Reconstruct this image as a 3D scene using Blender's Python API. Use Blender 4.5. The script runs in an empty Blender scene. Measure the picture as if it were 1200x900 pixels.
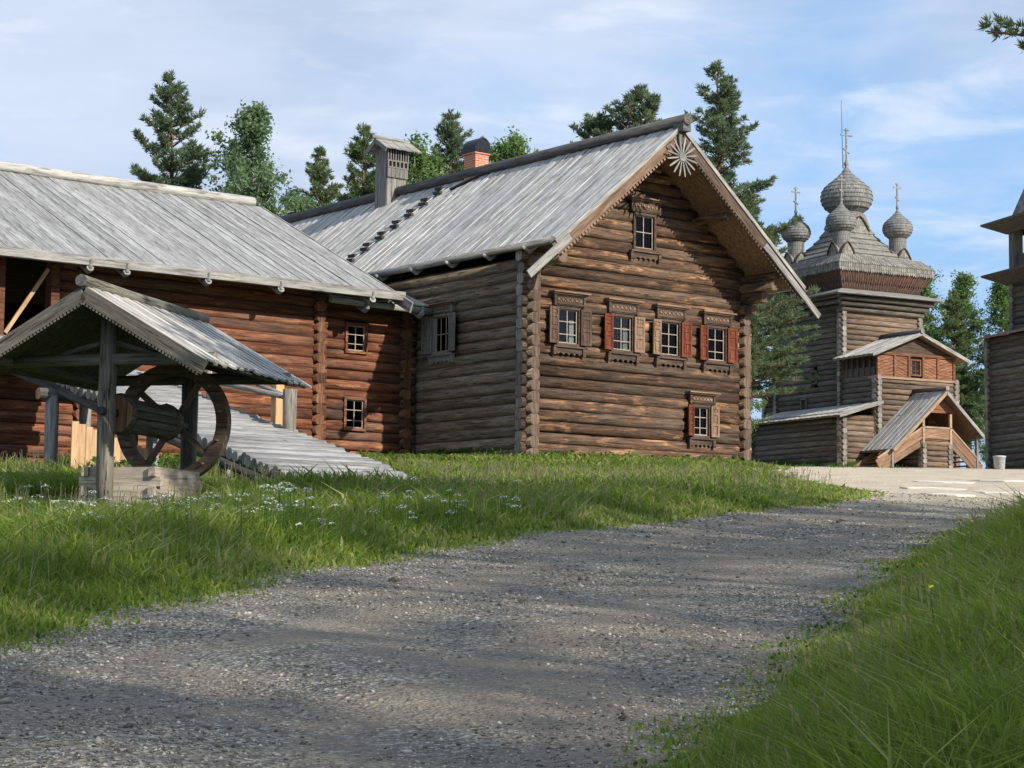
import bpy, math, random
import numpy as np
from mathutils import Vector, Matrix, Euler
rnd = random.Random(7)
nr = np.random.RandomState(11)
S = bpy.context.scene
COL = S.collection
# ------------------------------------------------------------------ camera
cam_d = bpy.data.cameras.new('camera'); cam = bpy.data.objects.new('camera', cam_d); COL.objects.link(cam)
cam_d.sensor_width = 36.0; cam_d.lens = 72.0; cam_d.clip_end = 3000; cam_d.clip_start = .1
PITCH = math.atan(230 / 2400.0)
cam.matrix_world = Matrix.Translation((0, 0, 1.6)) @ Matrix.Rotation(math.pi / 2 + PITCH, 4, 'X') @ Matrix.Rotation(.012, 4, 'Z')
S.camera = cam
# ------------------------------------------------------------------ sky + sun
SUN_DIR = Vector((.77, -.669, .585)).normalized()     # towards the sun: behind the camera, to the right
sun_el = math.asin(SUN_DIR.z); sun_az = math.atan2(SUN_DIR.x, SUN_DIR.y)
W = bpy.data.worlds.new('World'); S.world = W; W.use_nodes = True
nt = W.node_tree; N = nt.nodes; L = nt.links
for n in list(N): N.remove(n)
out = N.new('ShaderNodeOutputWorld'); bg = N.new('ShaderNodeBackground'); bg.inputs[1].default_value = .1
L.new(bg.outputs[0], out.inputs[0])
sky = N.new('ShaderNodeTexSky'); sky.sky_type = 'NISHITA'; sky.sun_disc = False
sky.sun_elevation = sun_el; sky.sun_rotation = sun_az; sky.air_density = 1.0; sky.dust_density = .8; sky.ozone_density = 1.2
tc = N.new('ShaderNodeTexCoord')
def cloud(scale, zs, detail, lo, hi, off):
    mp = N.new('ShaderNodeMapping'); mp.inputs['Scale'].default_value = (-1, 1, zs); mp.inputs['Location'].default_value = off
    L.new(tc.outputs['Generated'], mp.inputs[0])
    no = N.new('ShaderNodeTexNoise'); no.inputs['Scale'].default_value = scale; no.inputs['Detail'].default_value = detail
    no.inputs['Roughness'].default_value = .55; no.inputs['Distortion'].default_value = .35
    L.new(mp.outputs[0], no.inputs['Vector'])
    mr = N.new('ShaderNodeMapRange'); mr.interpolation_type = 'SMOOTHSTEP'
    mr.inputs[1].default_value = lo; mr.inputs[2].default_value = hi
    L.new(no.outputs['Fac'], mr.inputs[0]); return mr.outputs[0]
def wmix(f, a, b):
    m = N.new('ShaderNodeMix'); m.data_type = 'RGBA'
    L.new(f, m.inputs[0])
    for s, v in ((6, a), (7, b)):
        if isinstance(v, tuple): m.inputs[s].default_value = v + (1,)
        else: L.new(v, m.inputs[s])
    return m.outputs[2]
veil = cloud(2.3, 2.2, 7, .34, .58, (4.6, 2.2, 3.4))
lump = cloud(5.5, 3.0, 8, .40, .68, (1.3, 2.2, .2))
wisp = cloud(9.0, 4.2, 9, .52, .72, (5.3, 7.2, 1.2))
shade = cloud(3.2, 3.2, 6, .38, .64, (7.7, 1.1, 2.3))
SKYV = N.new('ShaderNodeMix'); SKYV.data_type = 'RGBA'; SKYV.inputs[0].default_value = .65
L.new(sky.outputs[0], SKYV.inputs[6]); SKYV.inputs[7].default_value = (1.9, 3.9, 7.0, 1)
ccol = wmix(shade, (4.3, 5.0, 6.3), (3.1, 3.9, 5.2))
m1 = wmix(veil, SKYV.outputs[2], ccol)
ml = N.new('ShaderNodeMath'); ml.operation = 'MULTIPLY'; ml.inputs[1].default_value = .55; L.new(lump, ml.inputs[0])
m1b = wmix(ml.outputs[0], m1, (4.9, 5.5, 6.6))
mw = N.new('ShaderNodeMath'); mw.operation = 'MULTIPLY'; mw.inputs[1].default_value = .6; L.new(wisp, mw.inputs[0])
m2 = wmix(mw.outputs[0], m1b, (5.7, 6.2, 7.0))
L.new(m2, bg.inputs[0])
sd = bpy.data.lights.new('sun', 'SUN'); sd.energy = 4.3; sd.angle = math.radians(.6); sd.color = (1, .94, .84)
sun = bpy.data.objects.new('sun', sd); COL.objects.link(sun); sun.location = (20, -20, 40)
sun.rotation_euler = SUN_DIR.to_track_quat('Z', 'Y').to_euler()
S.view_settings.view_transform = 'Standard'; S.view_settings.look = 'None'
S.view_settings.exposure = 0.6; S.view_settings.gamma = 1; S.view_settings.use_curve_mapping = False
S.cycles.max_bounces = 4; S.cycles.diffuse_bounces = 2; S.cycles.glossy_bounces = 2; S.cycles.transparent_max_bounces = 8

# ------------------------------------------------------------------ materials
MATS = {}
def new_mat(name):
    m = bpy.data.materials.new(name); m.use_nodes = True; MATS[name] = m
    t = m.node_tree; b = t.nodes['Principled BSDF']; b.inputs['Specular IOR Level'].default_value = .25
    return m, t, b
def ramp(t, fac, stops):
    r = t.nodes.new('ShaderNodeValToRGB'); e = r.color_ramp.elements
    while len(e) < len(stops): e.new(.5)
    for i, (p, c) in enumerate(stops): e[i].position = p; e[i].color = tuple(c) + (1,)
    t.links.new(fac, r.inputs[0]); return r.outputs[0]
def mixc(t, f, a, b, mode='MIX'):
    m = t.nodes.new('ShaderNodeMix'); m.data_type = 'RGBA'; m.blend_type = mode
    if isinstance(f, (int, float)): m.inputs[0].default_value = f
    else: t.links.new(f, m.inputs[0])
    for s, v in ((6, a), (7, b)):
        if isinstance(v, (tuple, list)): m.inputs[s].default_value = tuple(v) + (1,)
        else: t.links.new(v, m.inputs[s])
    return m.outputs[2]
def objcoord(t, scale, rand=True):
    tcn = t.nodes.new('ShaderNodeTexCoord'); v = tcn.outputs['Object']
    if rand:
        oi = t.nodes.new('ShaderNodeObjectInfo'); a = t.nodes.new('ShaderNodeVectorMath'); a.operation = 'SCALE'
        cx = t.nodes.new('ShaderNodeCombineXYZ')
        for k, mul in ((0, 37.0), (1, 91.0), (2, 53.0)):
            mm = t.nodes.new('ShaderNodeMath'); mm.operation = 'MULTIPLY'; mm.inputs[1].default_value = mul
            t.links.new(oi.outputs['Random'], mm.inputs[0]); t.links.new(mm.outputs[0], cx.inputs[k])
        ad = t.nodes.new('ShaderNodeVectorMath'); ad.operation = 'ADD'
        t.links.new(v, ad.inputs[0]); t.links.new(cx.outputs[0], ad.inputs[1]); v = ad.outputs[0]
    mp = t.nodes.new('ShaderNodeMapping'); mp.inputs['Scale'].default_value = scale
    t.links.new(v, mp.inputs[0]); return mp.outputs[0]
def noise(t, vec, scale, detail=4, rough=.6, dist=0):
    n = t.nodes.new('ShaderNodeTexNoise'); n.inputs['Scale'].default_value = scale; n.inputs['Detail'].default_value = detail
    n.inputs['Roughness'].default_value = rough; n.inputs['Distortion'].default_value = dist
    t.links.new(vec, n.inputs['Vector']); return n.outputs['Fac']
def bump(t, b, h, strength, dist):
    bm = t.nodes.new('ShaderNodeBump'); bm.inputs['Strength'].default_value = strength; bm.inputs['Distance'].default_value = dist
    t.links.new(h, bm.inputs['Height']); t.links.new(bm.outputs[0], b.inputs['Normal'])
def wood(name, c0, c1, c2, patch=None,  patch_amt=(.52, .7), axis='X', rough=.85, var=.35, fine=14.0, crack=.55, bumps=.5, long=.9, alt=None):
    """weathered wood: c0 dark streaks, c1 middle, c2 light; patch = large worn areas"""
    m, t, b = new_mat(name)
    tint = (1.05, 1.0, .88) if name in ('log_grey', 'log_dark', 'well_grey', 'well_grey_z', 'well_post') else (1, 1, 1)
    c0, c1, c2 = [tuple(a_ * k_ for a_, k_ in zip(c_, tint)) for c_ in (c0, c1, c2)]
    if patch: patch = tuple(a_ * k_ for a_, k_ in zip(patch, tint))
    sc = {'X': (long, 1, 1), 'Y': (1, long, 1), 'Z': (1, 1, long)}[axis]
    k = {'X': (.09, 1, 1), 'Y': (1, .09, 1), 'Z': (1, 1, .09)}[axis]
    grain = noise(t, objcoord(t, k), fine, 5, .7)
    big = noise(t, objcoord(t, {'X': (.2, 1, 1), 'Y': (1, .2, 1), 'Z': (1, 1, .2)}[axis]), 5.0, 5, .68, .5)
    col = ramp(t, grain, [(.30, c0), (.5, c1), (.72, c2)])
    if patch:
        f = ramp(t, big, [(patch_amt[0], (0, 0, 0)), (patch_amt[1], (1, 1, 1))])
        pc = ramp(t, grain, [(.25, tuple(.45 * x for x in patch)), (.6, patch)])
        col = mixc(t, f, col, pc)
    oi = t.nodes.new('ShaderNodeObjectInfo')
    if alt:
        wn = t.nodes.new('ShaderNodeTexWhiteNoise'); wn.noise_dimensions = '1D'; t.links.new(oi.outputs['Random'], wn.inputs['W'])
        ac = ramp(t, grain, [(.28, tuple(.4 * q for q in alt)), (.5, alt), (.72, tuple(1.6 * q for q in alt))])
        am = t.nodes.new('ShaderNodeMath'); am.operation = 'MULTIPLY'
        big2 = noise(t, objcoord(t, {'X': (.22, 1, 1), 'Y': (1, .22, 1), 'Z': (1, 1, .22)}[axis]), 2.2, 5, .65, .5)
        bq = t.nodes.new('ShaderNodeMapRange'); bq.inputs[1].default_value = .38; bq.inputs[2].default_value = .62; t.links.new(big2, bq.inputs[0])
        t.links.new(wn.outputs['Value'], am.inputs[0]); t.links.new(bq.outputs[0], am.inputs[1])
        col = mixc(t, am.outputs[0], col, ac)
    r2 = t.nodes.new('ShaderNodeMapRange'); r2.inputs[3].default_value = 1 - var; r2.inputs[4].default_value = 1 + var
    t.links.new(oi.outputs['Random'], r2.inputs[0])
    hs = t.nodes.new('ShaderNodeHueSaturation'); t.links.new(col, hs.inputs['Color']); t.links.new(r2.outputs[0], hs.inputs['Value'])
    k2 = {'X': (.05, 1, 1), 'Y': (1, .05, 1), 'Z': (1, 1, .05)}[axis]
    ck = noise(t, objcoord(t, k2), fine * 2.1, 3, .6, .6)
    cm = ramp(t, ck, [(.36, (.12, .10, .09)), (.43, (1, 1, 1))])
    col = mixc(t, crack, hs.outputs[0], cm, 'MULTIPLY')
    t.links.new(col, b.inputs['Base Color']); b.inputs['Roughness'].default_value = rough
    bump(t, b, grain, bumps, .012)
    return m
wood('log_brown', (.026, .014, .009), (.080, .044, .027), (.175, .104, .062), (.38, .20, .095), (.54, .64), var=.45, bumps=1.0, crack=.85, alt=(.115, .082, .058))
wood('log_grey', (.06, .05, .04), (.17, .145, .115), (.29, .25, .205), (.27, .195, .13), (.55, .72), var=.3, bumps=1.0, crack=.85, alt=(.13, .095, .065))
wood('log_red', (.045, .016, .010), (.15, .052, .025), (.26, .105, .05), (.46, .22, .105), (.56, .72), var=.36, bumps=1.0, crack=.85, alt=(.10, .062, .045))
wood('log_dark', (.045, .042, .038), (.105, .098, .088), (.19, .178, .16), None, var=.3, crack=.8, bumps=.9, alt=(.13, .105, .08))  # shaded church walls: greyer weathering, with part of the shade put into the colour
wood('log_tan', (.055, .038, .028), (.165, .108, .072), (.27, .19, .135), (.33, .20, .11), (.55, .72), var=.25, crack=.8, bumps=.9, alt=(.125, .108, .09))  # sunlit church walls: browner weathering, with some sunlight put into the colour
wood('end_red', (.04, .018, .011), (.13, .058, .031), (.25, .125, .065), axis='Z', var=.4)
wood('end_grain', (.16, .09, .05), (.33, .19, .10), (.46, .28, .15), axis='Z', var=.35)
wood('end_dark', (.05, .035, .026), (.115, .078, .055), (.19, .13, .09), axis='Z', var=.3)
wood('end_grey', (.09, .085, .075), (.21, .195, .17), (.32, .30, .26), axis='Z', var=.35)
wood('barn_roof', (.16, .157, .15), (.265, .262, .254), (.36, .356, .346), (.19, .185, .175), (.5, .66), var=.2, crack=.7, bumps=.5)
wood('roof_grey', (.27, .254, .23), (.45, .428, .392), (.58, .555, .515), (.27, .255, .23), (.5, .64), var=.21, crack=.6, bumps=.5)
wood('deck_grey', (.13, .127, .12), (.245, .24, .23), (.34, .333, .32), (.21, .20, .185), (.5, .7), var=.22, crack=.6, bumps=.5)
wood('roof_under', (.085, .05, .03), (.20, .125, .075), (.30, .20, .125), var=.25)
wood('ridge_dark', (.045, .042, .04), (.105, .10, .095), (.19, .18, .17), var=.15)
wood('trim_grey', (.11, .103, .095), (.235, .224, .208), (.36, .345, .32), var=.2)
wood('trim_grey_z', (.085, .077, .068), (.19, .175, .157), (.30, .28, .255), axis='Z', var=.22)
wood('trim_dark', (.03, .02, .015), (.075, .05, .036), (.145, .10, .073), var=.2)
wood('trim_dark_z', (.035, .022, .016), (.09, .056, .04), (.17, .11, .08), axis='Z', var=.2)
wood('trim_warm', (.085, .052, .034), (.195, .125, .083), (.31, .21, .145), var=.2)
wood('trim_warm_z', (.085, .05, .032), (.20, .125, .08), (.31, .21, .145), axis='Z', var=.2)
wood('red_paint_z', (.05, .013, .008), (.145, .037, .017), (.25, .082, .040), axis='Z', var=.2)
wood('fresh', (.30, .165, .075), (.46, .27, .13), (.57, .37, .20), axis='Z', var=.15, crack=.25)
wood('fresh_x', (.28, .165, .085), (.43, .27, .145), (.54, .37, .22), axis='X', var=.15, crack=.3)
wood('trim_tan', (.18, .115, .07), (.34, .235, .155), (.46, .34, .235), var=.15)
wood('railing_wood', (.10, .055, .034), (.235, .135, .085), (.35, .22, .145), var=.2)
wood('orange_x', (.07, .032, .018), (.19, .085, .045), (.31, .16, .09), axis='X', var=.25)
wood('well_grey', (.05, .049, .045), (.115, .112, .103), (.19, .186, .172), var=.25, crack=.8, bumps=.8)
wood('well_post', (.075, .07, .062), (.165, .157, .142), (.26, .25, .23), var=.15, crack=.9, bumps=.9)
wood('well_grey_z', (.06, .058, .053), (.13, .127, .118), (.21, .206, .195), axis='Z', var=.2)
wood('wheel_wood', (.05, .036, .026), (.12, .085, .06), (.21, .155, .11), crack=.8, bumps=.8)
wood('well_box', (.17, .14, .11), (.34, .285, .225), (.48, .42, .34), (.50, .33, .19), (.58, .75), var=.2)
def simple(name, col, rough=.6, metal=0, spec=.3, nz=None):
    m, t, b = new_mat(name)
    if nz:
        f = noise(t, objcoord(t, (1, 1, 1)), nz, 5, .6)
        c = ramp(t, f, [(.3, tuple(.6 * x for x in col)), (.7, tuple(min(1, 1.25 * x) for x in col))]); t.links.new(c, b.inputs['Base Color'])
    else: b.inputs['Base Color'].default_value = tuple(col) + (1,)
    b.inputs['Roughness'].default_value = rough; b.inputs['Metallic'].default_value = metal; b.inputs['Specular IOR Level'].default_value = spec
    return m
simple('curtain', (.72, .72, .70), .9); simple('black_metal', (.02, .02, .022), .35, .6, .5, 9)
simple('iron', (.05, .048, .045), .6, .6, .4, 20); simple('white_paint', (.80, .80, .78), .6, nz=6)
simple('bin_grey', (.45, .46, .46), .5, nz=8); simple('dark_void', (.012, .011, .01), .95)
simple('window_white', (.34, .27, .21), .6, nz=12); simple('sash', (.33, .17, .10), .6, nz=14)
simple('slab', (.60, .55, .47), .9, nz=2.5)
m, t, b = new_mat('glass')
gl = t.nodes.new('ShaderNodeBsdfGlossy'); gl.inputs['Roughness'].default_value = .04; gl.inputs['Color'].default_value = (.3, .31, .32, 1)
tr = t.nodes.new('ShaderNodeBsdfTransparent'); tr.inputs[0].default_value = (.72, .75, .74, 1)
fr = t.nodes.new('ShaderNodeFresnel'); fr.inputs[0].default_value = 1.5
mx = t.nodes.new('ShaderNodeMixShader'); t.links.new(fr.outputs[0], mx.inputs[0]); t.links.new(tr.outputs[0], mx.inputs[1]); t.links.new(gl.outputs[0], mx.inputs[2])
t.links.new(mx.outputs[0], t.nodes['Material Output'].inputs[0])
# brick chimney
m, t, b = new_mat('brick')
br = t.nodes.new('ShaderNodeTexBrick'); br.inputs['Scale'].default_value = 1; br.inputs['Brick Width'].default_value = .25; br.inputs['Row Height'].default_value = .075
br.inputs['Mortar Size'].default_value = .008; br.inputs['Color1'].default_value = (.50, .17, .08, 1); br.inputs['Color2'].default_value = (.40, .12, .055, 1); br.inputs['Mortar'].default_value = (.45, .38, .32, 1)
tcn = t.nodes.new('ShaderNodeTexCoord'); sx = t.nodes.new('ShaderNodeSeparateXYZ'); cb = t.nodes.new('ShaderNodeCombineXYZ'); ad = t.nodes.new('ShaderNodeMath')
t.links.new(tcn.outputs['Object'], sx.inputs[0]); t.links.new(sx.outputs[0], ad.inputs[0]); t.links.new(sx.outputs[1], ad.inputs[1])
t.links.new(ad.outputs[0], cb.inputs[0]); t.links.new(sx.outputs[2], cb.inputs[1]); t.links.new(cb.outputs[0], br.inputs['Vector'])
t.links.new(br.outputs[0], b.inputs['Base Color']); b.inputs['Roughness'].default_value = .9; bump(t, b, br.outputs['Fac'], -.4, .01)
# wooden shingles on domes: vertical splits by angle, rows are real steps
def shingle(name, c0, c1, c2, radial):
    m, t, b = new_mat(name)
    tcn = t.nodes.new('ShaderNodeTexCoord'); sx = t.nodes.new('ShaderNodeSeparateXYZ'); t.links.new(tcn.outputs['Object'], sx.inputs[0])
    cb = t.nodes.new('ShaderNodeCombineXYZ')
    if radial:
        a = t.nodes.new('ShaderNodeMath'); a.operation = 'ARCTAN2'; t.links.new(sx.outputs[1], a.inputs[0]); t.links.new(sx.outputs[0], a.inputs[1])
        k = t.nodes.new('ShaderNodeMath'); k.operation = 'MULTIPLY'; k.inputs[1].default_value = 1.15; t.links.new(a.outputs[0], k.inputs[0]); u = k.outputs[0]
    else:
        k = t.nodes.new('ShaderNodeMath'); k.operation = 'ADD'; t.links.new(sx.outputs[0], k.inputs[0]); t.links.new(sx.outputs[1], k.inputs[1]); u = k.outputs[0]
    t.links.new(u, cb.inputs[0]); t.links.new(sx.outputs[2], cb.inputs[1])
    br = t.nodes.new('ShaderNodeTexBrick'); br.inputs['Scale'].default_value = 1; br.inputs['Brick Width'].default_value = .13; br.inputs['Row Height'].default_value = .25
    br.inputs['Mortar Size'].default_value = .012; br.inputs['Color1'].default_value = tuple(c1) + (1,); br.inputs['Color2'].default_value = tuple(c2) + (1,); br.inputs['Mortar'].default_value = tuple(.35 * x for x in c0) + (1,)
    t.links.new(cb.outputs[0], br.inputs['Vector'])
    g = noise(t, objcoord(t, (1, 1, .2), False), 11, 4)
    c = mixc(t, .6, br.outputs[0], ramp(t, g, [(.3, c0), (.7, (1, 1, 1))]), 'MULTIPLY')
    t.links.new(c, b.inputs['Base Color']); b.inputs['Roughness'].default_value = .8; bump(t, b, br.outputs['Fac'], -.6, .03)
shingle('shingle_dome', (.34, .335, .32), (.31, .305, .285), (.165, .162, .15), True)
shingle('shingle_flat', (.38, .365, .335), (.33, .312, .275), (.18, .168, .148), False)
shingle('shingle_red', (.30, .25, .22), (.20, .095, .06), (.095, .062, .05), False)
# foliage
def leafmat(name, cols, trans=.35, sc=1.3, attr=None):
    m, t, b = new_mat(name)
    g = t.nodes.new('ShaderNodeNewGeometry')
    f = noise(t, objcoord(t, (1, 1, 1)), sc, 3, .6)
    c = ramp(t, f, [(.28, cols[0]), (.5, cols[1]), (.74, cols[2])])
    if attr:
        at = t.nodes.new('ShaderNodeAttribute'); at.attribute_name = attr
        c2 = ramp(t, at.outputs['Fac'], [(0, cols[0]), (.45, cols[1]), (.8, cols[2]), (1, cols[3])])
        c = mixc(t, .72, c, c2)
    t.links.new(c, b.inputs['Base Color']); b.inputs['Roughness'].default_value = .6; b.inputs['Specular IOR Level'].default_value = .15
    tl = t.nodes.new('ShaderNodeBsdfTranslucent'); t.links.new(c, tl.inputs[0])
    mx = t.nodes.new('ShaderNodeMixShader'); mx.inputs[0].default_value = trans
    t.links.new(b.outputs[0], mx.inputs[1]); t.links.new(tl.outputs[0], mx.inputs[2]); t.links.new(mx.outputs[0], t.nodes['Material Output'].inputs[0])
leafmat('needles', [(.08, .125, .055), (.15, .21, .09), (.235, .29, .125)], .55)
leafmat('needles_blue', [(.08, .12, .068), (.15, .205, .11), (.23, .285, .15)], .55)
leafmat('leaves', [(.10, .165, .075), (.17, .25, .125), (.24, .33, .17)], .55)
leafmat('leaves_bright', [(.09, .155, .045), (.15, .24, .075), (.21, .31, .105)], .55)
leafmat('grass', [(.075, .135, .018), (.165, .245, .032), (.28, .34, .065), (.47, .44, .20)], .55, .35, 'tone')
leafmat('weeds', [(.03, .075, .015), (.06, .13, .02), (.10, .18, .03)], .35, 2.0)
leafmat('seed_heads', [(.15, .12, .07), (.26, .24, .13), (.38, .37, .22)], .5)
leafmat('petal_white', [(.62, .63, .55), (.75, .76, .68), (.82, .82, .76)], .3)
leafmat('petal_yellow', [(.70, .50, .02), (.78, .60, .03), (.8, .65, .05)], .3)
simple('bark_pine', (.19, .105, .06), .9, nz=7); simple('bark_birch', (.42, .40, .36), .8, nz=5)
# ground
m, t, b = new_mat('meadow_soil')
f = noise(t, objcoord(t, (1, 1, 1), False), .8, 6); f2 = noise(t, objcoord(t, (1, 1, 1), False), 25, 4)
c = mixc(t, .5, ramp(t, f, [(.35, (.035, .055, .014)), (.6, (.07, .095, .025)), (.8, (.11, .105, .05))]), ramp(t, f2, [(.3, (.03, .045, .012)), (.7, (.11, .13, .04))]))
t.links.new(c, b.inputs['Base Color']); b.inputs['Roughness'].default_value = .95; bump(t, b, f2, .6, .05)
m, t, b = new_mat('road')
oc = objcoord(t, (1, 1, 1), False)
vo = t.nodes.new('ShaderNodeTexVoronoi'); vo.inputs['Scale'].default_value = 42; t.links.new(oc, vo.inputs['Vector'])
vo2 = t.nodes.new('ShaderNodeTexVoronoi'); vo2.inputs['Scale'].default_value = 17; t.links.new(oc, vo2.inputs['Vector'])
sepc = t.nodes.new('ShaderNodeSeparateColor'); t.links.new(vo.outputs['Color'], sepc.inputs[0])
grav = ramp(t, sepc.outputs[0], [(.0, (.06, .053, .042)), (.4, (.172, .154, .124)), (.8, (.285, .258, .21)), (1, (.60, .55, .46))])
dust = noise(t, objcoord(t, (.42, .22, 1), False), 1.5, 6, .66, .8)
dirtc = ramp(t, noise(t, oc, 30, 4), [(.3, (.155, .125, .093)), (.7, (.29, .24, .182))])
c = mixc(t, ramp(t, dust, [(.42, (0, 0, 0)), (.62, (.9, .9, .9))]), grav, dirtc)
sp = t.nodes.new('ShaderNodeSeparateXYZ'); t.links.new(oc, sp.inputs[0])
yr = t.nodes.new('ShaderNodeMapRange'); yr.inputs[1].default_value = 31; yr.inputs[2].default_value = 41; t.links.new(sp.outputs[1], yr.inputs[0])
nn = noise(t, oc, .9, 5); mm = t.nodes.new('ShaderNodeMath'); mm.operation = 'ADD'; t.links.new(yr.outputs[0], mm.inputs[0])
n2 = t.nodes.new('ShaderNodeMath'); n2.operation = 'MULTIPLY_ADD'; n2.inputs[1].default_value = .9; n2.inputs[2].default_value = -.45
eda = t.nodes.new('ShaderNodeAttribute'); eda.attribute_name = 'edge'
en = t.nodes.new('ShaderNodeMath'); en.operation = 'MULTIPLY_ADD'; en.inputs[1].default_value = 1.5; t.links.new(noise(t, oc, 1.7, 6, .65), en.inputs[0]); t.links.new(eda.outputs['Fac'], en.inputs[2])
acr = t.nodes.new('ShaderNodeAttribute'); acr.attribute_name = 'track'
tk = t.nodes.new('ShaderNodeMath'); tk.operation = 'MULTIPLY'; t.links.new(acr.outputs['Fac'], tk.inputs[0]); t.links.new(ramp(t, noise(t, objcoord(t, (.7, .35, 1), False), 2.2, 6, .65), [(.36, (0, 0, 0)), (.6, (1, 1, 1))]), tk.inputs[1])
c = mixc(t, tk.outputs[0], c, dirtc)
soil = ramp(t, noise(t, oc, 14, 5), [(.3, (.13, .10, .068)), (.6, (.22, .175, .12)), (.8, (.22, .215, .11))])
c = mixc(t, ramp(t, en.outputs[0], [(1.15, (0, 0, 0)), (1.5, (1, 1, 1))]), c, soil)
_unused = 0; t.links.new(nn, n2.inputs[0]); t.links.new(n2.outputs[0], mm.inputs[1])
sandc = ramp(t, noise(t, objcoord(t, (.5, .5, 1), False), 3.0, 7, .65), [(.3, (.40, .32, .23)), (.55, (.54, .45, .335)), (.75, (.62, .54, .42))])
c = mixc(t, ramp(t, mm.outputs[0], [(.2, (0, 0, 0)), (.8, (1, 1, 1))]), c, sandc)
t.links.new(c, b.inputs['Base Color']); b.inputs['Roughness'].default_value = .95
hh = t.nodes.new('ShaderNodeMath'); hh.operation = 'ADD'; t.links.new(vo.outputs['Distance'], hh.inputs[0]); t.links.new(vo2.outputs['Distance'], hh.inputs[1])
bump(t, b, hh.outputs[0], .7, .03)
m, t, b = new_mat('stones')
at = t.nodes.new('ShaderNodeAttribute'); at.attribute_name = 'tone'
c = ramp(t, at.outputs['Fac'], [(0, (.07, .062, .05)), (.35, (.18, .162, .13)), (.75, (.30, .27, .22)), (.93, (.46, .42, .35)), (1, (.68, .63, .54))])
t.links.new(c, b.inputs['Base Color']); b.inputs['Roughness'].default_value = .85

# ------------------------------------------------------------------ mesh helpers
def link(name, me, parent=None, loc=(0, 0, 0), rot=None, mtx=None):
    o = bpy.data.objects.new(name, me); COL.objects.link(o)
    if parent is not None: o.parent = parent
    if mtx is not None: o.matrix_basis = mtx
    else:
        o.location = loc
        if rot is not None: o.rotation_euler = rot
    return o
def tag(o, label=None, cat=None, group=None, kind=None):
    for k, v in (('label', label), ('category', cat), ('group', group), ('kind', kind)):
        if v: o[k] = v
    return o
def empty(name, loc, deg=0, label=None, cat=None, group=None):
    o = bpy.data.objects.new(name, None); COL.objects.link(o); o.location = loc; o.rotation_euler = (0, 0, math.radians(deg))
    o.empty_display_size = .3
    return tag(o, label, cat, group)
def mk_mesh(name, v, f, mats, idx=None, smooth=None):
    me = bpy.data.meshes.new(name); me.from_pydata([tuple(p) for p in v], [], f)
    for mt in (mats if isinstance(mats, (list, tuple)) else [mats]): me.materials.append(MATS[mt])
    if idx is not None: me.polygons.foreach_set('material_index', idx)
    if smooth is True: me.polygons.foreach_set('use_smooth', [True] * len(f))
    elif smooth is not None: me.polygons.foreach_set('use_smooth', smooth)
    me.update(); return me
BOXF = [(0, 3, 2, 1), (4, 5, 6, 7), (0, 1, 5, 4), (1, 2, 6, 5), (2, 3, 7, 6), (3, 0, 4, 7)]
class MB:
    def __init__(s): s.v = []; s.f = []; s.mi = []
    def add(s, v, f, mi=0):
        n = len(s.v); s.v += [tuple(p) for p in v]; s.f += [tuple(i + n for i in q) for q in f]; s.mi += [mi] * len(f); return s
    def box(s, c, d, mi=0, M=None):
        x, y, z = d[0] / 2, d[1] / 2, d[2] / 2
        v = [Vector(p) for p in ((-x, -y, -z), (x, -y, -z), (x, y, -z), (-x, y, -z), (-x, -y, z), (x, -y, z), (x, y, z), (-x, y, z))]
        if M is not None: v = [M @ p for p in v]
        return s.add([p + Vector(c) for p in v], BOXF, mi)
    def rng(s, x0, x1, y0, y1, z0, z1, mi=0): return s.box(((x0 + x1) / 2, (y0 + y1) / 2, (z0 + z1) / 2), (x1 - x0, y1 - y0, z1 - z0), mi)
    def beam(s, p, q, w, h, mi=0):
        p = Vector(p); q = Vector(q); d = q - p
        return s.box((p + q) / 2, (d.length, w, h), mi, frame_x(d).to_3x3())
    def tube(s, p, q, r0, r1, n=6, mi=0):
        p = Vector(p); q = Vector(q); M = frame_x(q - p).to_3x3(); v = []
        for c, r in ((p, r0), (q, r1)):
            for i in range(n):
                a = 2 * math.pi * i / n; v.append(c + M @ Vector((0, r * math.cos(a), r * math.sin(a))))
        f = [(i, (i + 1) % n, n + (i + 1) % n, n + i) for i in range(n)] + [tuple(range(n - 1, -1, -1)), tuple(range(n, 2 * n))]
        return s.add(v, f, mi)
    def prism(s, poly, y0, y1, mi=0):           # polygon in xz extruded along y
        n = len(poly); v = [(x, y0, z) for x, z in poly] + [(x, y1, z) for x, z in poly]
        f = [tuple(range(n)), tuple(range(2 * n - 1, n - 1, -1))] + [((i + 1) % n, i, n + i, n + (i + 1) % n) for i in range(n)]
        return s.add(v, f, mi)
    def build(s, name, mats, parent=None, loc=(0, 0, 0), rot=None, smooth=None):
        return link(name, mk_mesh(name, s.v, s.f, mats, s.mi, smooth), parent, loc, rot)
def frame_x(d):
    d = Vector(d).normalized(); up = Vector((0, 0, 1)) if abs(d.z) < .97 else Vector((0, 1, 0))
    y = up.cross(d).normalized(); z = d.cross(y)
    return Matrix((d, y, z)).transposed().to_4x4()
CACHE = {}
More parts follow.
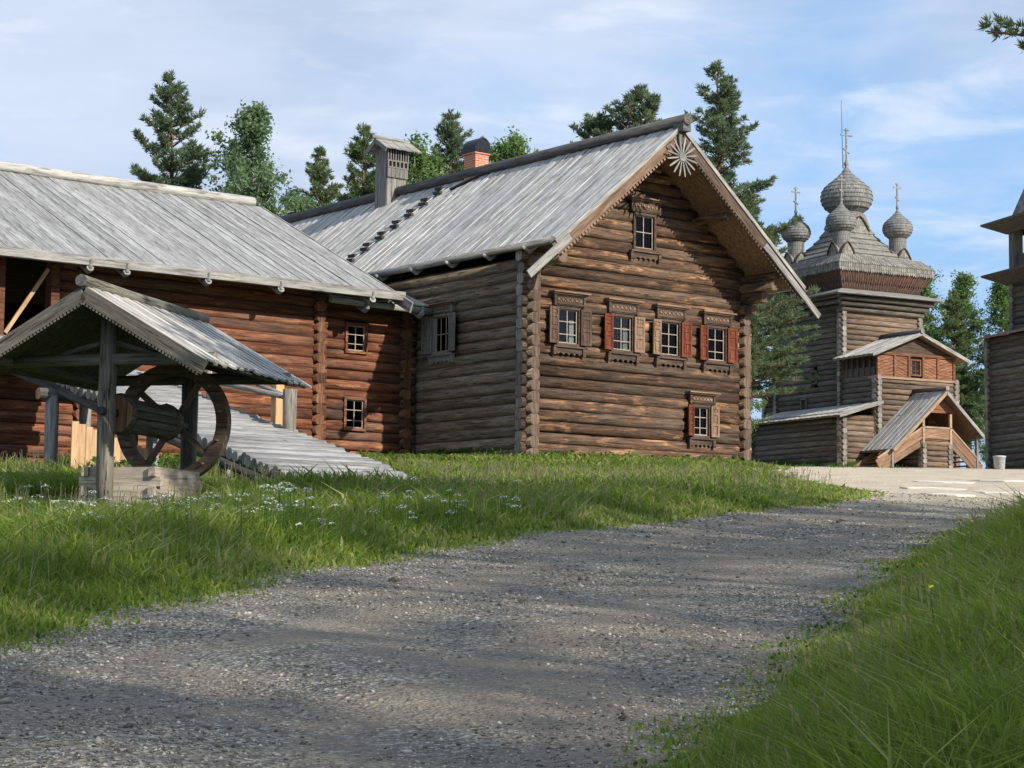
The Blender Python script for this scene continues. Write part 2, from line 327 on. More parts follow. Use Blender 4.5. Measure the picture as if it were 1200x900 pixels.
def log_mesh(length, r, mats, sides=8, bend=.022, var=0):
    key = (round(length, 2), round(r, 3), mats, sides, var)
    if key in CACHE: return CACHE[key]
    rg = random.Random(hash(key) & 0xffff); v = []; f = []; mi = []; sm = []
    for j, t_ in enumerate((-.5, .5 * rg.uniform(-.3, .3), .5)):
        rr = r * (1 + (t_) * .11 + rg.uniform(-.02, .02)); oy = rg.uniform(-bend, bend) if j == 1 else 0; oz = rg.uniform(-bend, bend) if j == 1 else 0
        for i in range(sides):
            a = 2 * math.pi * (i + .5) / sides; q = rr * (1 + rg.uniform(-.035, .035)); ca, sa = math.cos(a), math.sin(a); ex = .72 if sides == 8 else 1
            v.append((t_ * length, oy + q * math.copysign(abs(ca) ** ex, ca) * (.9 if sides == 8 else 1), oz + q * math.copysign(abs(sa) ** ex, sa) * (.93 if sides == 8 else 1)))
    n = sides
    for j in range(2):
        for i in range(n): f.append((j * n + i, j * n + (i + 1) % n, (j + 1) * n + (i + 1) % n, (j + 1) * n + i)); mi.append(0); sm.append(True)
    f.append(tuple(range(n - 1, -1, -1))); f.append(tuple(range(2 * n, 3 * n))); mi += [1, 1]; sm += [False, False]
    me = mk_mesh('log', v, f, list(mats), mi, sm); CACHE[key] = me; return me
def log(parent, p, q, r, mats, name='log', sides=8, bend=.022, jit=.006):
    p = Vector(p); q = Vector(q); d = q - p
    M = Matrix.Translation((p + q) / 2 + Vector((rnd.uniform(-jit, jit), rnd.uniform(-jit, jit), rnd.uniform(-jit, jit)))) @ frame_x(d) @ Matrix.Rotation(rnd.choice((0, math.pi)) + rnd.uniform(-.12, .12), 4, 'X')
    return link(name, log_mesh(d.length, r, mats, sides, bend, rnd.randint(0, 2)), parent, mtx=M)
def board_mesh(l, w, h, mat, worn=True):
    key = ('b', round(l, 2), round(w, 3), round(h, 3), mat)
    if key in CACHE: return CACHE[key]
    mb = MB(); mb.box((0, 0, 0), (l, w, h)); me = mk_mesh('board', mb.v, mb.f, mat); CACHE[key] = me; return me
def board(parent, p, q, w, h, mat, name='board', roll=0.0):
    p = Vector(p); q = Vector(q); d = q - p
    return link(name, board_mesh(d.length, w, h, mat), parent, mtx=Matrix.Translation((p + q) / 2) @ frame_x(d) @ Matrix.Rotation(roll, 4, 'X'))
def wall_x(parent, x0, x1, y, zs, r, mats, holes=(), stub=.32, stubs=(1, 1), jit=.006):
    """logs along x at plane y; holes = (xa, xb, za, zb)"""
    for z in zs:
        segs = [(x0 - stub * stubs[0], x1 + stub * stubs[1])]
        for xa, xb, za, zb in holes:
            if za - r * .2 < z < zb + r * .2:
                ns = []
                for a, b_ in segs:
                    if xb <= a or xa >= b_: ns.append((a, b_)); continue
                    if xa - a > .12: ns.append((a, xa))
                    if b_ - xb > .12: ns.append((xb, b_))
                segs = ns
        for a, b_ in segs: log(parent, (a, y, z), (b_, y, z), r, mats, jit=jit)
def wall_y(parent, y0, y1, x, zs, r, mats, holes=(), stub=.32, stubs=(1, 1)):
    for z in zs:
        segs = [(y0 - stub * stubs[0], y1 + stub * stubs[1])]
        for ya, yb, za, zb in holes:
            if za - r * .2 < z < zb + r * .2:
                ns = []
                for a, b_ in segs:
                    if yb <= a or ya >= b_: ns.append((a, b_)); continue
                    if ya - a > .12: ns.append((a, ya))
                    if b_ - yb > .12: ns.append((yb, b_))
                segs = ns
        for a, b_ in segs: log(parent, (x, a, z), (x, b_, z), r, mats)

# ------------------------------------------------------------------ terrain
YT = [-60, 0, 20, 50, 56, 110, 165, 400, 2500]; ZT = [-5.1, 0, 1.70, 4.25, 4.74, 7.88, 10.4, 13, 20]
def g_np(x, y):
    z = np.interp(y, YT, ZT)
    z = z + .12 * np.exp(-(((x - .5) / 5.5) ** 2 + ((y - 55.5) / 3.6) ** 2))
    z = z + .035 * np.sin(x * .9 + 1.3) * np.sin(y * .55) * (y < 48) + .02 * np.sin(x * 2.1 + y * 1.3) * (y < 48)
    return z
def g(x, y): return float(g_np(np.array([x]), np.array([y]))[0])
LY = [-30, 5, 9, 13.5, 16, 19.8, 24.2, 28.7, 32.8, 36, 38.7, 41, 46, 52, 58, 64, 90, 140]
LX = [-9, -4.9, -4.25, -3.33, -2.63, -1.62, .02, 2.4, 4.7, 6.2, 7.0, 6.7, 6.5, 6.9, 8.0, 9.2, 10.2, 14]
RY = [-30, 3, 7, 9.6, 13, 17.5, 21, 25.9, 32.5, 40, 60, 140]
RX = [-9.0, -1.0, .1, .75, 1.75, 2.95, 3.95, 5.45, 8.2, 13.5, 40, 90]
def xl(y): return np.interp(y, LY, LX) + .08 * np.sin(y * 1.9) + .06 * np.sin(y * 4.7 + 1)
def xr(y): return np.interp(y, RY, RX) + .06 * np.sin(y * 1.6 + 2) + .06 * np.sin(y * 4.1)
def grid(name, xs_of, ys, nx, mat, lift):
    V = []; 
    for y in ys:
        x = xs_of(y); z = g_np(x, np.full_like(x, y)) + lift
        V.append(np.stack([x, np.full_like(x, y), z], 1))
    V = np.concatenate(V); f = []
    for j in range(len(ys) - 1):
        for i in range(nx - 1):
            a = j * nx + i; f.append((a, a + 1, a + nx + 1, a + nx))
    o = link(name, mk_mesh(name, V, f, mat, smooth=True)); o['kind'] = 'structure'; return o
ys = np.concatenate([np.linspace(-60, 0, 9), np.linspace(1, 62, 123), np.linspace(66, 170, 27), np.array([200, 260, 400, 800, 1500, 2500])])
xg = np.concatenate([np.array([-1200, -600, -300, -150, -90, -60]), np.linspace(-45, 45, 121), np.array([60, 90, 150, 300, 600, 1200])])
grid('ground', lambda y: xg, ys, len(xg), 'meadow_soil', 0.0)
ry = np.concatenate([np.linspace(-20, 2, 12), np.linspace(2.5, 62, 180), np.linspace(63, 125, 40)])
tt = np.linspace(0, 1, 60)
road = grid('road', lambda y: xl(y) - .35 + (xr(y) - xl(y) + .7) * tt, ry, 60, 'road', .012)
_e = []
for _y in ry:
    _x = xl(_y) - .35 + (xr(_y) - xl(_y) + .7) * tt
    _e.append(np.clip(1 - np.minimum(_x - xl(_y) + .35, xr(_y) + .35 - _x) / 1.0, 0, 1) * (1 if _y < 38 else .3))
_t = []
for _y in ry:
    _a = tt + .02 * math.sin(_y * .35); _t.append(.9 * np.exp(-((_a - .34) / .07) ** 2) + .9 * np.exp(-((_a - .66) / .07) ** 2))
road.data.attributes.new('track', 'FLOAT', 'POINT').data.foreach_set('value', np.concatenate(_t).astype(np.float32))
road.data.attributes.new('edge', 'FLOAT', 'POINT').data.foreach_set('value', np.concatenate(_e).astype(np.float32))
# pale flat slabs set in the sandy yard
for (x, y, w, d, rz) in ((9.6, 45.5, 1.6, 1.2, .1), (8.7, 41.8, 1.5, 1.0, .2), (11.2, 46.2, 1.4, .9, -.1), (9.9, 39.6, 1.7, .9, .15), (8.3, 38.6, 1.1, .8, .3), (12.6, 44.0, 1.7, 1.0, 0.05)):
    mb = MB(); n = 7; pts = [(w / 2 * math.cos(2 * math.pi * i / n) * rnd.uniform(.85, 1.1), d / 2 * math.sin(2 * math.pi * i / n) * rnd.uniform(.85, 1.1)) for i in range(n)]
    v = [(a, b_, -.06) for a, b_ in pts] + [(a, b_, .03) for a, b_ in pts]
    mb.add(v, [tuple(range(n, 2 * n))] + [(i, (i + 1) % n, n + (i + 1) % n, n + i) for i in range(n)])
    mb.build('flat_stone', 'slab', road, (x, y, g(x, y) + .012), (math.atan(.085), 0, rz))

# ------------------------------------------------------------------ windows
def window(parent, loc, rotz, w, h, wall_r, case='trim_dark', head=True, shutters=None, sill=True, bars=(1, 2), curtain=True, sash='window_white', header_h=.34):
    """outside is -y; origin in the middle of the opening on the wall's centre plane"""
    yo = -wall_r - .03
    mb = MB(); t_ = .075
    mb.rng(-w / 2 - t_, -w / 2, yo, wall_r, -h / 2 - t_, h / 2 + t_); mb.rng(w / 2, w / 2 + t_, yo, wall_r, -h / 2 - t_, h / 2 + t_)
    mb.rng(-w / 2, w / 2, yo + .002, wall_r, h / 2, h / 2 + t_); mb.rng(-w / 2, w / 2, yo + .002, wall_r, -h / 2 - t_, -h / 2)
    win = mb.build('window', case, parent, loc, (0, 0, rotz))
    yg = yo + .09
    mb = MB(); nb, nh = bars
    mb.rng(-w / 2, -w / 2 + .035, yg - .02, yg + .02, -h / 2, h / 2); mb.rng(w / 2 - .035, w / 2, yg - .02, yg + .02, -h / 2, h / 2)
    mb.rng(-w / 2 + .035, w / 2 - .035, yg - .018, yg + .018, h / 2 - .035, h / 2); mb.rng(-w / 2 + .035, w / 2 - .035, yg - .018, yg + .018, -h / 2, -h / 2 + .035)
    xs = [-w / 2 + w * (i + 1) / (nb + 1) for i in range(nb)]; zs = [-h / 2 + h * q for q in ((.27, .64) if nh == 2 else (.5,))][:nh]
    for x in xs: mb.rng(x - .012, x + .012, yg - .015, yg + .015, -h / 2 + .035, h / 2 - .035)
    for z in zs: mb.rng(-w / 2 + .035, w / 2 - .035, yg - .012, yg + .012, z - .011, z + .011)
    mb.build('sash', sash, win)
    ex = [-w / 2 + .035] + xs + [w / 2 - .035]; ez = [-h / 2 + .035] + zs + [h / 2 - .035]
    for i in range(len(ex) - 1):
        for j in range(len(ez) - 1):
            link('pane', board_mesh(ex[i + 1] - ex[i] - .01, .006, ez[j + 1] - ez[j] - .01, 'glass'), win, ((ex[i] + ex[i + 1]) / 2, yg + .004, (ez[j] + ez[j + 1]) / 2))
    if curtain:
        n = 16; v = []; f = []
        xa, xb = (-.06, w / 2 - .05) if curtain == 1 else (-w / 2 + .05, w * .1)
        xa = xb - .16 if curtain == 1 else xa; zt = h * .2; n = 8
        for i in range(n + 1):
            x = xa + (xb - xa) * i / n; y = yg + .07 + .018 * math.sin(i * 2.3)
            v += [(x, y, -h / 2 + .03), (x, y, zt)]
        f = [(2 * i, 2 * i + 2, 2 * i + 3, 2 * i + 1) for i in range(n)]
        link('curtain', mk_mesh('curtain', v, f, 'curtain', smooth=True), win)
    if head:
        mb = MB(); hw = w / 2 + .2; z0 = h / 2 + t_ + .01; hh = header_h
        mb.rng(-hw, hw, yo - .03, yo + .05, z0, z0 + hh)
        mb.rng(-hw + .05, hw - .05, yo - .055, yo - .031, z0 + hh - .08, z0 + hh - .02); mb.rng(-hw + .05, hw - .05, yo - .055, yo - .031, z0 + .03, z0 + .07)
        mb.rng(-hw, -hw + .07, yo - .06, yo - .031, z0 - .02, z0 + hh); mb.rng(hw - .07, hw, yo - .06, yo - .031, z0 - .02, z0 + hh)
        mb.build('header_board', case, win)
        mb = MB(); k = 6
        for i in range(k):
            x = -hw + .16 + (2 * hw - .32) * i / (k - 1); M = Matrix.Rotation(math.pi / 4, 3, 'Y')
            mb.box((x, yo - .04, z0 + hh * .48), (.075, .02, .075), 0, M)
        for i in range(k - 1):
            x = -hw + .16 + (2 * hw - .32) * (i + .5) / (k - 1); mb.box((x, yo - .038, z0 + hh * .62), (.05, .016, .03)); mb.box((x, yo - .038, z0 + hh * .34), (.05, .016, .03))
        mb.build('carved_panel', 'trim_warm', win)
        mb = MB(); mb.rng(-hw - .1, hw + .1, yo - .17, yo + .1, z0 + hh + .001, z0 + hh + .04); mb.rng(-hw - .05, hw + .05, yo - .11, yo + .1, z0 + hh - .04, z0 + hh); mb.build('cornice', 'trim_warm', win)
    if sill:
        mb = MB(); hw = w / 2 + .17; z1 = -h / 2 - t_ - .005
        mb.rng(-hw - .04, hw + .04, yo - .08, yo + .1, z1 - .045, z1); mb.rng(-hw + .06, hw - .06, yo - .02, yo + .06, z1 - .19, z1 - .047)
        for s_ in (-1, 1): mb.rng(s_ * hw - .05, s_ * hw + .05, yo - .06, yo + .05, z1 - .26, z1 - .048)
        n = 5
        for i in range(n):
            x = -hw + .14 + (2 * hw - .28) * i / (n - 1); mb.prism([(x - .06, z1 - .191), (x, z1 - .25), (x + .06, z1 - .191)], yo - .02, yo + .05)
        mb.build('sill_board', case, win)
    if shutters:
        sw = w * .5
        for s_, (mat, ang) in zip((-1, 1), shutters):
            mb = MB(); hh = h + .06
            mb.rng(0, .06, -.025, .02, -hh / 2, hh / 2); mb.rng(sw - .06, sw, -.025, .02, -hh / 2, hh / 2)
            for za, zb in ((-hh / 2, -hh / 2 + .07), (-.12, -.05), (hh * .22, hh * .22 + .06), (hh / 2 - .07, hh / 2)): mb.rng(.06, sw - .06, -.023, .018, za, zb)
            mb.rng(.06, sw - .06, -.002, .012, -hh / 2 + .07, hh / 2 - .07)
            for za, zb in ((-hh / 2 + .12, -.17), (0, hh * .22 - .05), (hh * .22 + .1, hh / 2 - .11)): mb.rng(.095, sw - .095, -.015, -.001, za, zb)
            if s_ < 0:
                mb.v = [(-x, y, z) for x, y, z in mb.v]; mb.f = [tuple(reversed(q)) for q in mb.f]
            mb.build('shutter', mat, win, (s_ * (w / 2 + .045), yo - .035, 0), (0, 0, -s_ * -ang * -1 if False else (ang if s_ > 0 else -ang) * -1))
    return win

# ================================================================== MAIN HOUSE
HX, HY, HZ, HD = .435, 55.0, 5.0, 37.7
house = empty('log_house', (HX, HY, HZ), HD, 'tall brown log farmhouse with carved gable, grey plank roof and brick chimney', 'log house')
BR = ('log_brown', 'end_grey'); GY = ('log_grey', 'end_dark'); Wd = 7.9; LEN = 24.0; AP = 9.13; SL = .838; OV = 1.62
CR = .305; R_ = .177
zx = [.15 + CR * i for i in range(17)]; zy = [.0 + CR * i for i in range(18)]
UPW = [(1.23, 3.53), (3.18, 3.50), (4.97, 3.50), (6.78, 3.48)]
holes = [(x - .42, x + .42, z - .54, z + .54) for x, z in UPW] + [(6.19 - .37, 6.19 + .37, 1.21 - .48, 1.21 + .48)]
wall_x(house, 0, Wd, 0, zx, R_, BR, holes, jit=.018)
z = zx[-1] + CR; k = 0
while z < AP - .35:
    hw = (AP - .12 - z) / SL - .05
    hl = [(3.99 - .42, 3.99 + .42, 6.45 - .54, 6.45 + .54)]
    wall_x(house, Wd / 2 - hw, Wd / 2 + hw, 0, [z], R_, BR, hl, stub=0, jit=.012); z += CR
wall_y(house, 0, LEN, 0, zy[:-1], R_, GY, [(3.76 - .42, 3.76 + .42, 3.55 - .58, 3.55 + .58)])
log(house, (0, -1.45, zy[-1]), (0, LEN, zy[-1]), R_, GY); log(house, (Wd, -1.45, zy[-1]), (Wd, LEN, zy[-1]), R_, ('log_brown', 'end_dark'))
wall_y(house, 0, LEN, Wd, zy[:-2], R_, ('log_brown', 'end_dark'))
log(house, (Wd, -1.05, zy[-2]), (Wd, LEN, zy[-2]), R_, ('log_brown', 'end_dark'))
wall_x(house, 0, Wd, LEN, zx, R_, GY)
log(house, (Wd + .02, -1.5, zy[-1] + .28), (Wd + .02, LEN, zy[-1] + .28), .14, ('log_brown', 'end_dark'))
for xx in (1.9, Wd - 1.9): log(house, (xx, -1.5, AP - .42 - SL * abs(xx - Wd / 2)), (xx, LEN, AP - .42 - SL * abs(xx - Wd / 2)), .13, ('log_brown', 'end_dark'), name='purlin')
MB().rng(-.1, Wd + .1, -.1, LEN + .1, -1.2, -.17).build('foundation', 'log_grey', house)
sh = [('trim_dark_z', 'trim_dark_z'), ('red_paint_z', 'trim_warm_z'), ('trim_warm_z', 'red_paint_z'), ('red_paint_z', 'red_paint_z')]
for (x, z), (a, b_) in zip(UPW, sh): window(house, (x, 0, z), 0, .70, .94, R_, shutters=((a, .14), (b_, .12)))
window(house, (6.19, 0, 1.21), 0, .58, .82, R_, shutters=(('red_paint_z', .25), ('trim_warm_z', .12)), header_h=.3)
window(house, (3.99, 0, 6.45), 0, .70, .94, R_, bars=(1, 1), shutters=None, curtain=0, header_h=.36)
window(house, (0, 3.76, 3.55), -math.pi / 2, .74, 1.02, R_, case='trim_grey_z', shutters=(('trim_grey_z', .25), ('trim_grey_z', .18)), curtain=0, bars=(2, 1), header_h=.25)
# roof: underlay, then single boards
def gable_roof_boards(parent, y0, y1, xm, zap, slope, half_l, half_r, bw, mat, th=.045, name='roof_board', jl=.05, under='roof_under', inset=(0, 0)):
    mb = MB(); n_ = Vector((0, 0, 1))
    for s_, hf in ((-1, half_l - .12), (1, half_r - .12)):
        zl = zap - slope * hf
        mb.add([(xm, y0 + inset[0], zap - .03), (xm + s_ * hf, y0 + inset[0], zl - .03), (xm + s_ * hf, y1 - inset[1], zl - .03), (xm, y1 - inset[1], zap - .03),
                (xm, y0 + inset[0], zap - .10), (xm + s_ * hf, y0 + inset[0], zl - .10), (xm + s_ * hf, y1 - inset[1], zl - .10), (xm, y1 - inset[1], zap - .10)],
               [(0, 1, 2, 3), (7, 6, 5, 4), (0, 4, 5, 1), (1, 5, 6, 2), (2, 6, 7, 3), (3, 7, 4, 0)])
    roof = mb.build('roof', under, parent)
    n = int(round((y1 - y0) / bw)); bw = (y1 - y0) / n
    for s_, hf in ((-1, half_l), (1, half_r)):
        for i in range(n):
            y = y0 + bw * (i + .5); up = (.013 if i % 2 else 0) + rnd.uniform(-.006, .008)
            e = hf + rnd.choice((-.04, -.02, 0, .02, .05)) * (jl / .05)
            nz = Vector((s_ * slope, 0, 1)).normalized(); off = nz * (up + .02)
            p = Vector((xm, y, zap)) + off; q = Vector((xm + s_ * e, y, zap - slope * e)) + off
            board(roof, p, q, bw * 1.06, th, mat, name, rnd.uniform(-.02, .02))
    return roof
gable_roof_boards(house, -OV - .05, LEN + 1.0, Wd / 2, AP + .06, SL, Wd / 2 + .42, Wd / 2 + .8, .205, 'roof_grey', inset=(.12, .8))
# ridge log with carved head
rl = log(house, (Wd / 2, -OV - .42, AP + .27), (Wd / 2, LEN + .8, AP + .24), .17, ('ridge_dark', 'ridge_dark'), 'ridge_log', 10)
MB().prism([(-.15, -.2), (.15, -.2), (.13, .12), (.0, .24), (-.13, .12)], -.16, .25).build('ridge_head', 'ridge_dark', rl.parent, (Wd / 2, -OV - .2, AP + .13))
# gutter on the left eave, hooks below
ez = AP + .06 - SL * (Wd / 2 + .42)
log(house, (-.50, -OV - .02, ez + .03), (-.50, LEN + .7, ez + .0), .115, ('trim_grey', 'ridge_dark'), 'gutter', 8, .02)
log(house, (Wd + .86, -OV + .1, ez - .3), (Wd + .86, LEN + .7, ez - .3), .115, ('trim_grey', 'end_grey'), 'gutter', 8, .02)
for i in range(12):
    y = -.6 + 1.75 * i
    mb = MB(); mb.tube((.1, 0, .32), (-.35, 0, -.06), .06, .055); mb.tube((-.35, 0, -.06), (-.62, 0, .06), .055, .04); mb.build('gutter_hook', 'trim_grey', house, (-.12, y, ez - .11))
# bargeboards
def barge(parent, side, xm, zap, slope, a, b_, wdt, th, y, mat, teeth=None, drop=0.0, name='bargeboard'):
    """board lying in the gable plane from distance a to b (in x from the ridge)"""
    p = Vector((xm + side * a, y, zap - slope * a - drop)); q = Vector((xm + side * b_, y, zap - slope * b_ - drop))
    o = board(parent, p, q, th, wdt, mat, name)
    if teeth:
        l = (q - p).length; mb = MB(); n = int(l / teeth)
        for i in range(n):
            x = -l / 2 + teeth * (i + .5)
            mb.box((x, 0, -wdt / 2 - teeth * .3), (teeth * .55, th * .8, teeth * .6))
        mb.build('carved_edge', mat, o)
    return o
barge(house, -1, Wd / 2, AP - .02, SL, .0, 4.45, .34, .05, -OV - .10, 'trim_warm', .13, .1)
barge(house, -1, Wd / 2, AP + .10, SL, .0, 4.45, .12, .05, -OV - .14, 'trim_grey', None, .02)
barge(house, -1, Wd / 2, AP - .02, SL, 4.0, 5.38, .22, .05, -OV - .17, 'trim_grey', None, .08, 'bargeboard_tip')
barge(house, 1, Wd / 2, AP - .02, SL, .0, 4.85, .34, .05, -OV - .10, 'trim_dark', .13, .1)
barge(house, 1, Wd / 2, AP + .10, SL, .0, 4.85, .10, .05, -OV - .14, 'trim_grey', None, .02)
barge(house, 1, Wd / 2, AP - .02, SL, 3.2, 5.42, .18, .05, -OV - .17, 'trim_grey', None, .20, 'bargeboard_tip')
# carved sun under the apex
mb = MB(); mb.tube((0, .04, 0), (0, -.04, 0), .13, .13, 16); sunb = mb.build('carved_sun', 'trim_grey', house, (3.86, -OV - .26, 8.33))
for i in range(16):
    a = 2 * math.pi * (i + .5) / 16; mb = MB(); mb.prism([(.12, -.014), (.40, -.028), (.56, -.018), (.56, .018), (.40, .028), (.12, .014)], -.012, .012)
    mb.build('sun_ray', 'trim_grey', sunb, (0, -.005, 0), (0, a, 0))
MB().rng(3.80, 3.92, -OV - .21, -OV - .16, 8.5, 9.0).build('hanging_board', 'trim_grey_z', house)
# corner bracket stubs under the right eave
for z_, l_ in ((zy[-1] - .32, .95), (zy[-1] - .62, .6)): log(house, (Wd, -l_, z_), (Wd, .2, z_), .15, ('log_brown', 'end_dark'), 'bracket')
# wooden vent tower
vt = MB(); tx, ty = 3.86, 12.45
for (dx, dy, nx_, w_) in ((0, -.34, 'f', .74), (-.37, 0, 's', .66), (.37, 0, 's', .66), (0, .34, 'f', .74)):
    k = 4
    for i in range(k):
        u = -w_ / 2 + w_ * (i + .5) / k
        c = (tx + (u if nx_ == 'f' else dx), ty + (dy if nx_ == 'f' else u), 9.72)
        d_ = (w_ / k - .012, .035 + .01 * (i % 2), 2.2) if nx_ == 'f' else (.035 + .01 * (i % 2), w_ / k - .012, 2.2)
        vt.box(c, d_)
vent = vt.build('vent_tower', 'trim_grey_z', house)
mb = MB()                                       # projecting fretted box near the top
for i in range(5): mb.rng(tx - .40 + .165 * i, tx - .40 + .165 * i + .15, ty - .42, ty - .385, 9.82, 10.12)
mb.rng(tx - .41, tx + .43, ty - .425, ty - .385, 10.35, 10.40); mb.rng(tx - .41, tx + .43, ty - .425, ty - .385, 10.13, 10.18)
for i in range(6): mb.rng(tx - .40 + .155 * i, tx - .40 + .155 * i + .05, ty - .42, ty - .388, 10.18, 10.35)
for i in range(9): mb.rng(tx - .40 + .1 * i, tx - .36 + .1 * i, ty - .42, ty - .388, 10.40, 10.78)
mb.build('fretwork', 'trim_grey_z', vent)
MB().rng(tx - .36, tx + .38, ty - .378, ty - .37, 10.14, 10.8).build('vent_dark_sheet', 'dark_void', vent)  # near-black sheet stands in for the dark behind the fretwork
mb = MB()
for s_ in (-1, 1):
    for i in range(7):
        y_ = ty + .40
        x_ = tx - .62 + .205 * (i + .5)
        mb.beam((x_, ty, 11.12 + .01 * (i % 2)), (x_, ty + s_ * .62, 10.74 + .01 * (i % 2)), .20, .04)
tr_ = mb.build('tower_roof', 'trim_grey', vent); log(vent, (tx - .78, ty, 11.17), (tx + .72, ty, 11.15), .075, ('trim_grey', 'ridge_dark'), 'ridge_log')
for s_ in (-1, 1): board(vent, (tx - .64, ty, 11.06), (tx - .64, ty + s_ * .66, 10.66), .03, .13, 'trim_grey', 'bargeboard')
# brick chimney
cxm, cym = 4.1, 8.0
ch = MB().rng(-.26, .26, -.30, .30, -.5, .86).build('chimney', 'brick', house, (cxm, cym, 9.1))
MB().rng(-.30, .30, -.34, .34, .862, .92).build('corbel', 'brick', ch)
mb = MB(); mb.rng(-.33, .33, -.37, .37, .921, 1.09)
v = []; n = 10
for y_ in (-.37, .37):
    for i in range(n + 1):
        a = math.pi * i / n; v.append((.27 * math.cos(a), y_, 1.09 + .3 * math.sin(a)))
f = [(i, i + 1, n + 2 + i, n + 1 + i) for i in range(n)] + [tuple(range(n, -1, -1)), tuple(range(n + 1, 2 * n + 2))]
mb.add(v, f); mb.build('chimney_cap', 'black_metal', ch)
nzl = Vector((-SL, 0, 1)).normalized()
def roofp(x, y, up): return Vector((x, y, AP + .06 - SL * (Wd / 2 - x))) + nzl * up
board(house, roofp(3.45, 8.4, .10), roofp(3.95, 7.2, .12), .10, .05, 'iron', 'flashing')
MB().add([roofp(3.2, 8.5, .055), roofp(3.2, 7.5, .055), roofp(3.9, 7.5, .055), roofp(3.9, 8.5, .055)], [(0, 1, 2, 3)]).build('flashing', 'trim_grey', house)
# roof ladder: pale runner with dark cleats
ld = board(house, roofp(.35, 9.75, .07), roofp(3.7, 9.05, .07), .16, .03, 'roof_grey', 'roof_ladder')
for i in range(14):
    t_ = (i + .5) / 14; x = .4 + 3.35 * t_; y = 9.74 - .68 * t_ + (.14 if i % 2 else -.14)
    M = Matrix.Translation(roofp(x, y, .12)) @ frame_x(Vector((.05, 1, .04))).to_4x4()
    o = link('cleat', board_mesh(.42, .10, .09, 'iron'), None, mtx=M); o.parent = ld; o.matrix_parent_inverse = ld.matrix_basis.inverted()

# ================================================================== BARN WING + ANNEX
barn = empty('log_barn', (HX, HY, HZ), HD, 'reddish log barn wing with wide grey plank roof and open loft hatch', 'barn')
RD = ('log_red', 'end_red'); BX0, BX1, BY, BB = -20.0, -3.75, 4.8, 15.5
zb = [-.9 + .285 * i for i in range(21)]; zb2 = [-.9 + .1425 + .285 * i for i in range(21)]
wall_x(barn, BX0, BX1, BY, zb, .165, RD, [(-13.4, -11.72, 2.55, 4.72)], stub=.3)
wall_y(barn, BY, BB, BX1, zb2[:-1], .166, RD, stub=.3); wall_y(barn, BY, BB, BX0, zb2[:-1], .166, RD, stub=.3)
for z_ in zb2[:-1]: log(barn, (-10.9, BY - .28, z_), (-10.9, BY + .3, z_), .16, RD)
MB().rng(BX0, BX1, BB - .1, BB + .1, -1.2, 4.9).build('back_wall', 'log_red', barn)
MB().rng(BX0, BX1, BY - .12, BB, -1.6, -1.0).build('foundation', 'log_grey', barn)
MB().rng(-19, -4.2, BY + .5, BB - .3, 2.35, 2.5).build('loft_floor', 'trim_dark', barn)
# loft hatch: jambs, rounded head, sill, brace
mb = MB(); mb.rng(-13.52, -13.02, BY - .2, BY + .15, 2.5, 4.8); mb.rng(-11.78, -11.55, BY - .2, BY + .15, 2.5, 4.8); mb.rng(-13.02, -11.78, BY - .19, BY + .15, 4.66, 4.85)
mb.prism([(-11.78, 4.66), (-12.1, 4.66), (-11.9, 4.60), (-11.81, 4.5), (-11.78, 4.35)], BY - .19, BY + .1)
fr_ = mb.build('hatch_frame', 'log_red', barn)
MB().rng(-13.6, -11.4, BY - .32, BY + .1, 2.38, 2.52).build('sill', 'orange_x', barn)
board(barn, (-12.95, BY - .12, 2.6), (-11.84, BY - .12, 4.32), .05, .10, 'fresh_x', 'brace')
# gable triangle (right end) closed with boards, seen only from aside
BRI_Y, BRI_Z, BSL, BEAVE = 11.45, 8.05, .463, 3.72
mb = MB(); mb.add([(BX1, BY, 4.7), (BX1, 2 * BRI_Y - BY, 4.7), (BX1, BRI_Y, 7.75), (BX1 - .1, BY, 4.7), (BX1 - .1, 2 * BRI_Y - BY, 4.7), (BX1 - .1, BRI_Y, 7.75)], [(0, 1, 2), (5, 4, 3), (0, 3, 4, 1), (1, 4, 5, 2), (2, 5, 3, 0)])
mb.build('gable_boards', 'log_red', barn)
mb = MB()
for s_ in (-1, 1):
    ye = BRI_Y + s_ * (BRI_Y - BEAVE - .15); ze = BRI_Z - BSL * (BRI_Y - BEAVE - .15)
    v = [(-1.95, BRI_Y, BRI_Z - .03), (-1.95, ye, ze - .03), (BX0 - 1, ye, ze - .03), (BX0 - 1, BRI_Y, BRI_Z - .03)]
    v += [(x, y, z - .07) for x, y, z in v]; mb.add(v, [(0, 1, 2, 3), (7, 6, 5, 4), (0, 4, 5, 1), (1, 5, 6, 2), (2, 6, 7, 3), (3, 7, 4, 0)])
broof = mb.build('roof', 'roof_under', barn)
x = -1.72; i = 0
while x > BX0 - 1:
    bw = rnd.uniform(.13, .2); hl = BRI_Y - BEAVE
    for s_ in (-1, 1):
        e = hl + rnd.uniform(-.03, .03); up = (.01 if i % 2 else 0) + rnd.uniform(-.006, .01); nzv = Vector((0, s_ * BSL, 1)).normalized() * (up + .02)
        p = Vector((x - bw / 2, BRI_Y, BRI_Z)) + nzv; q = Vector((x - bw / 2, BRI_Y + s_ * e, BRI_Z - BSL * e)) + nzv
        if s_ > 0 and i % 2: continue
        board(broof, p, q, bw * (1.05 if s_ < 0 else 2.1), .045, 'barn_roof', 'roof_board', rnd.uniform(-.025, .025))
    x -= bw; i += 1
log(barn, (BX0 - 1, BRI_Y, BRI_Z + .17), (-1.95, BRI_Y, BRI_Z + .15), .155, ('roof_grey', 'end_grey'), 'ridge_log', 10, .03)
bez = BRI_Z - BSL * (BRI_Y - BEAVE)
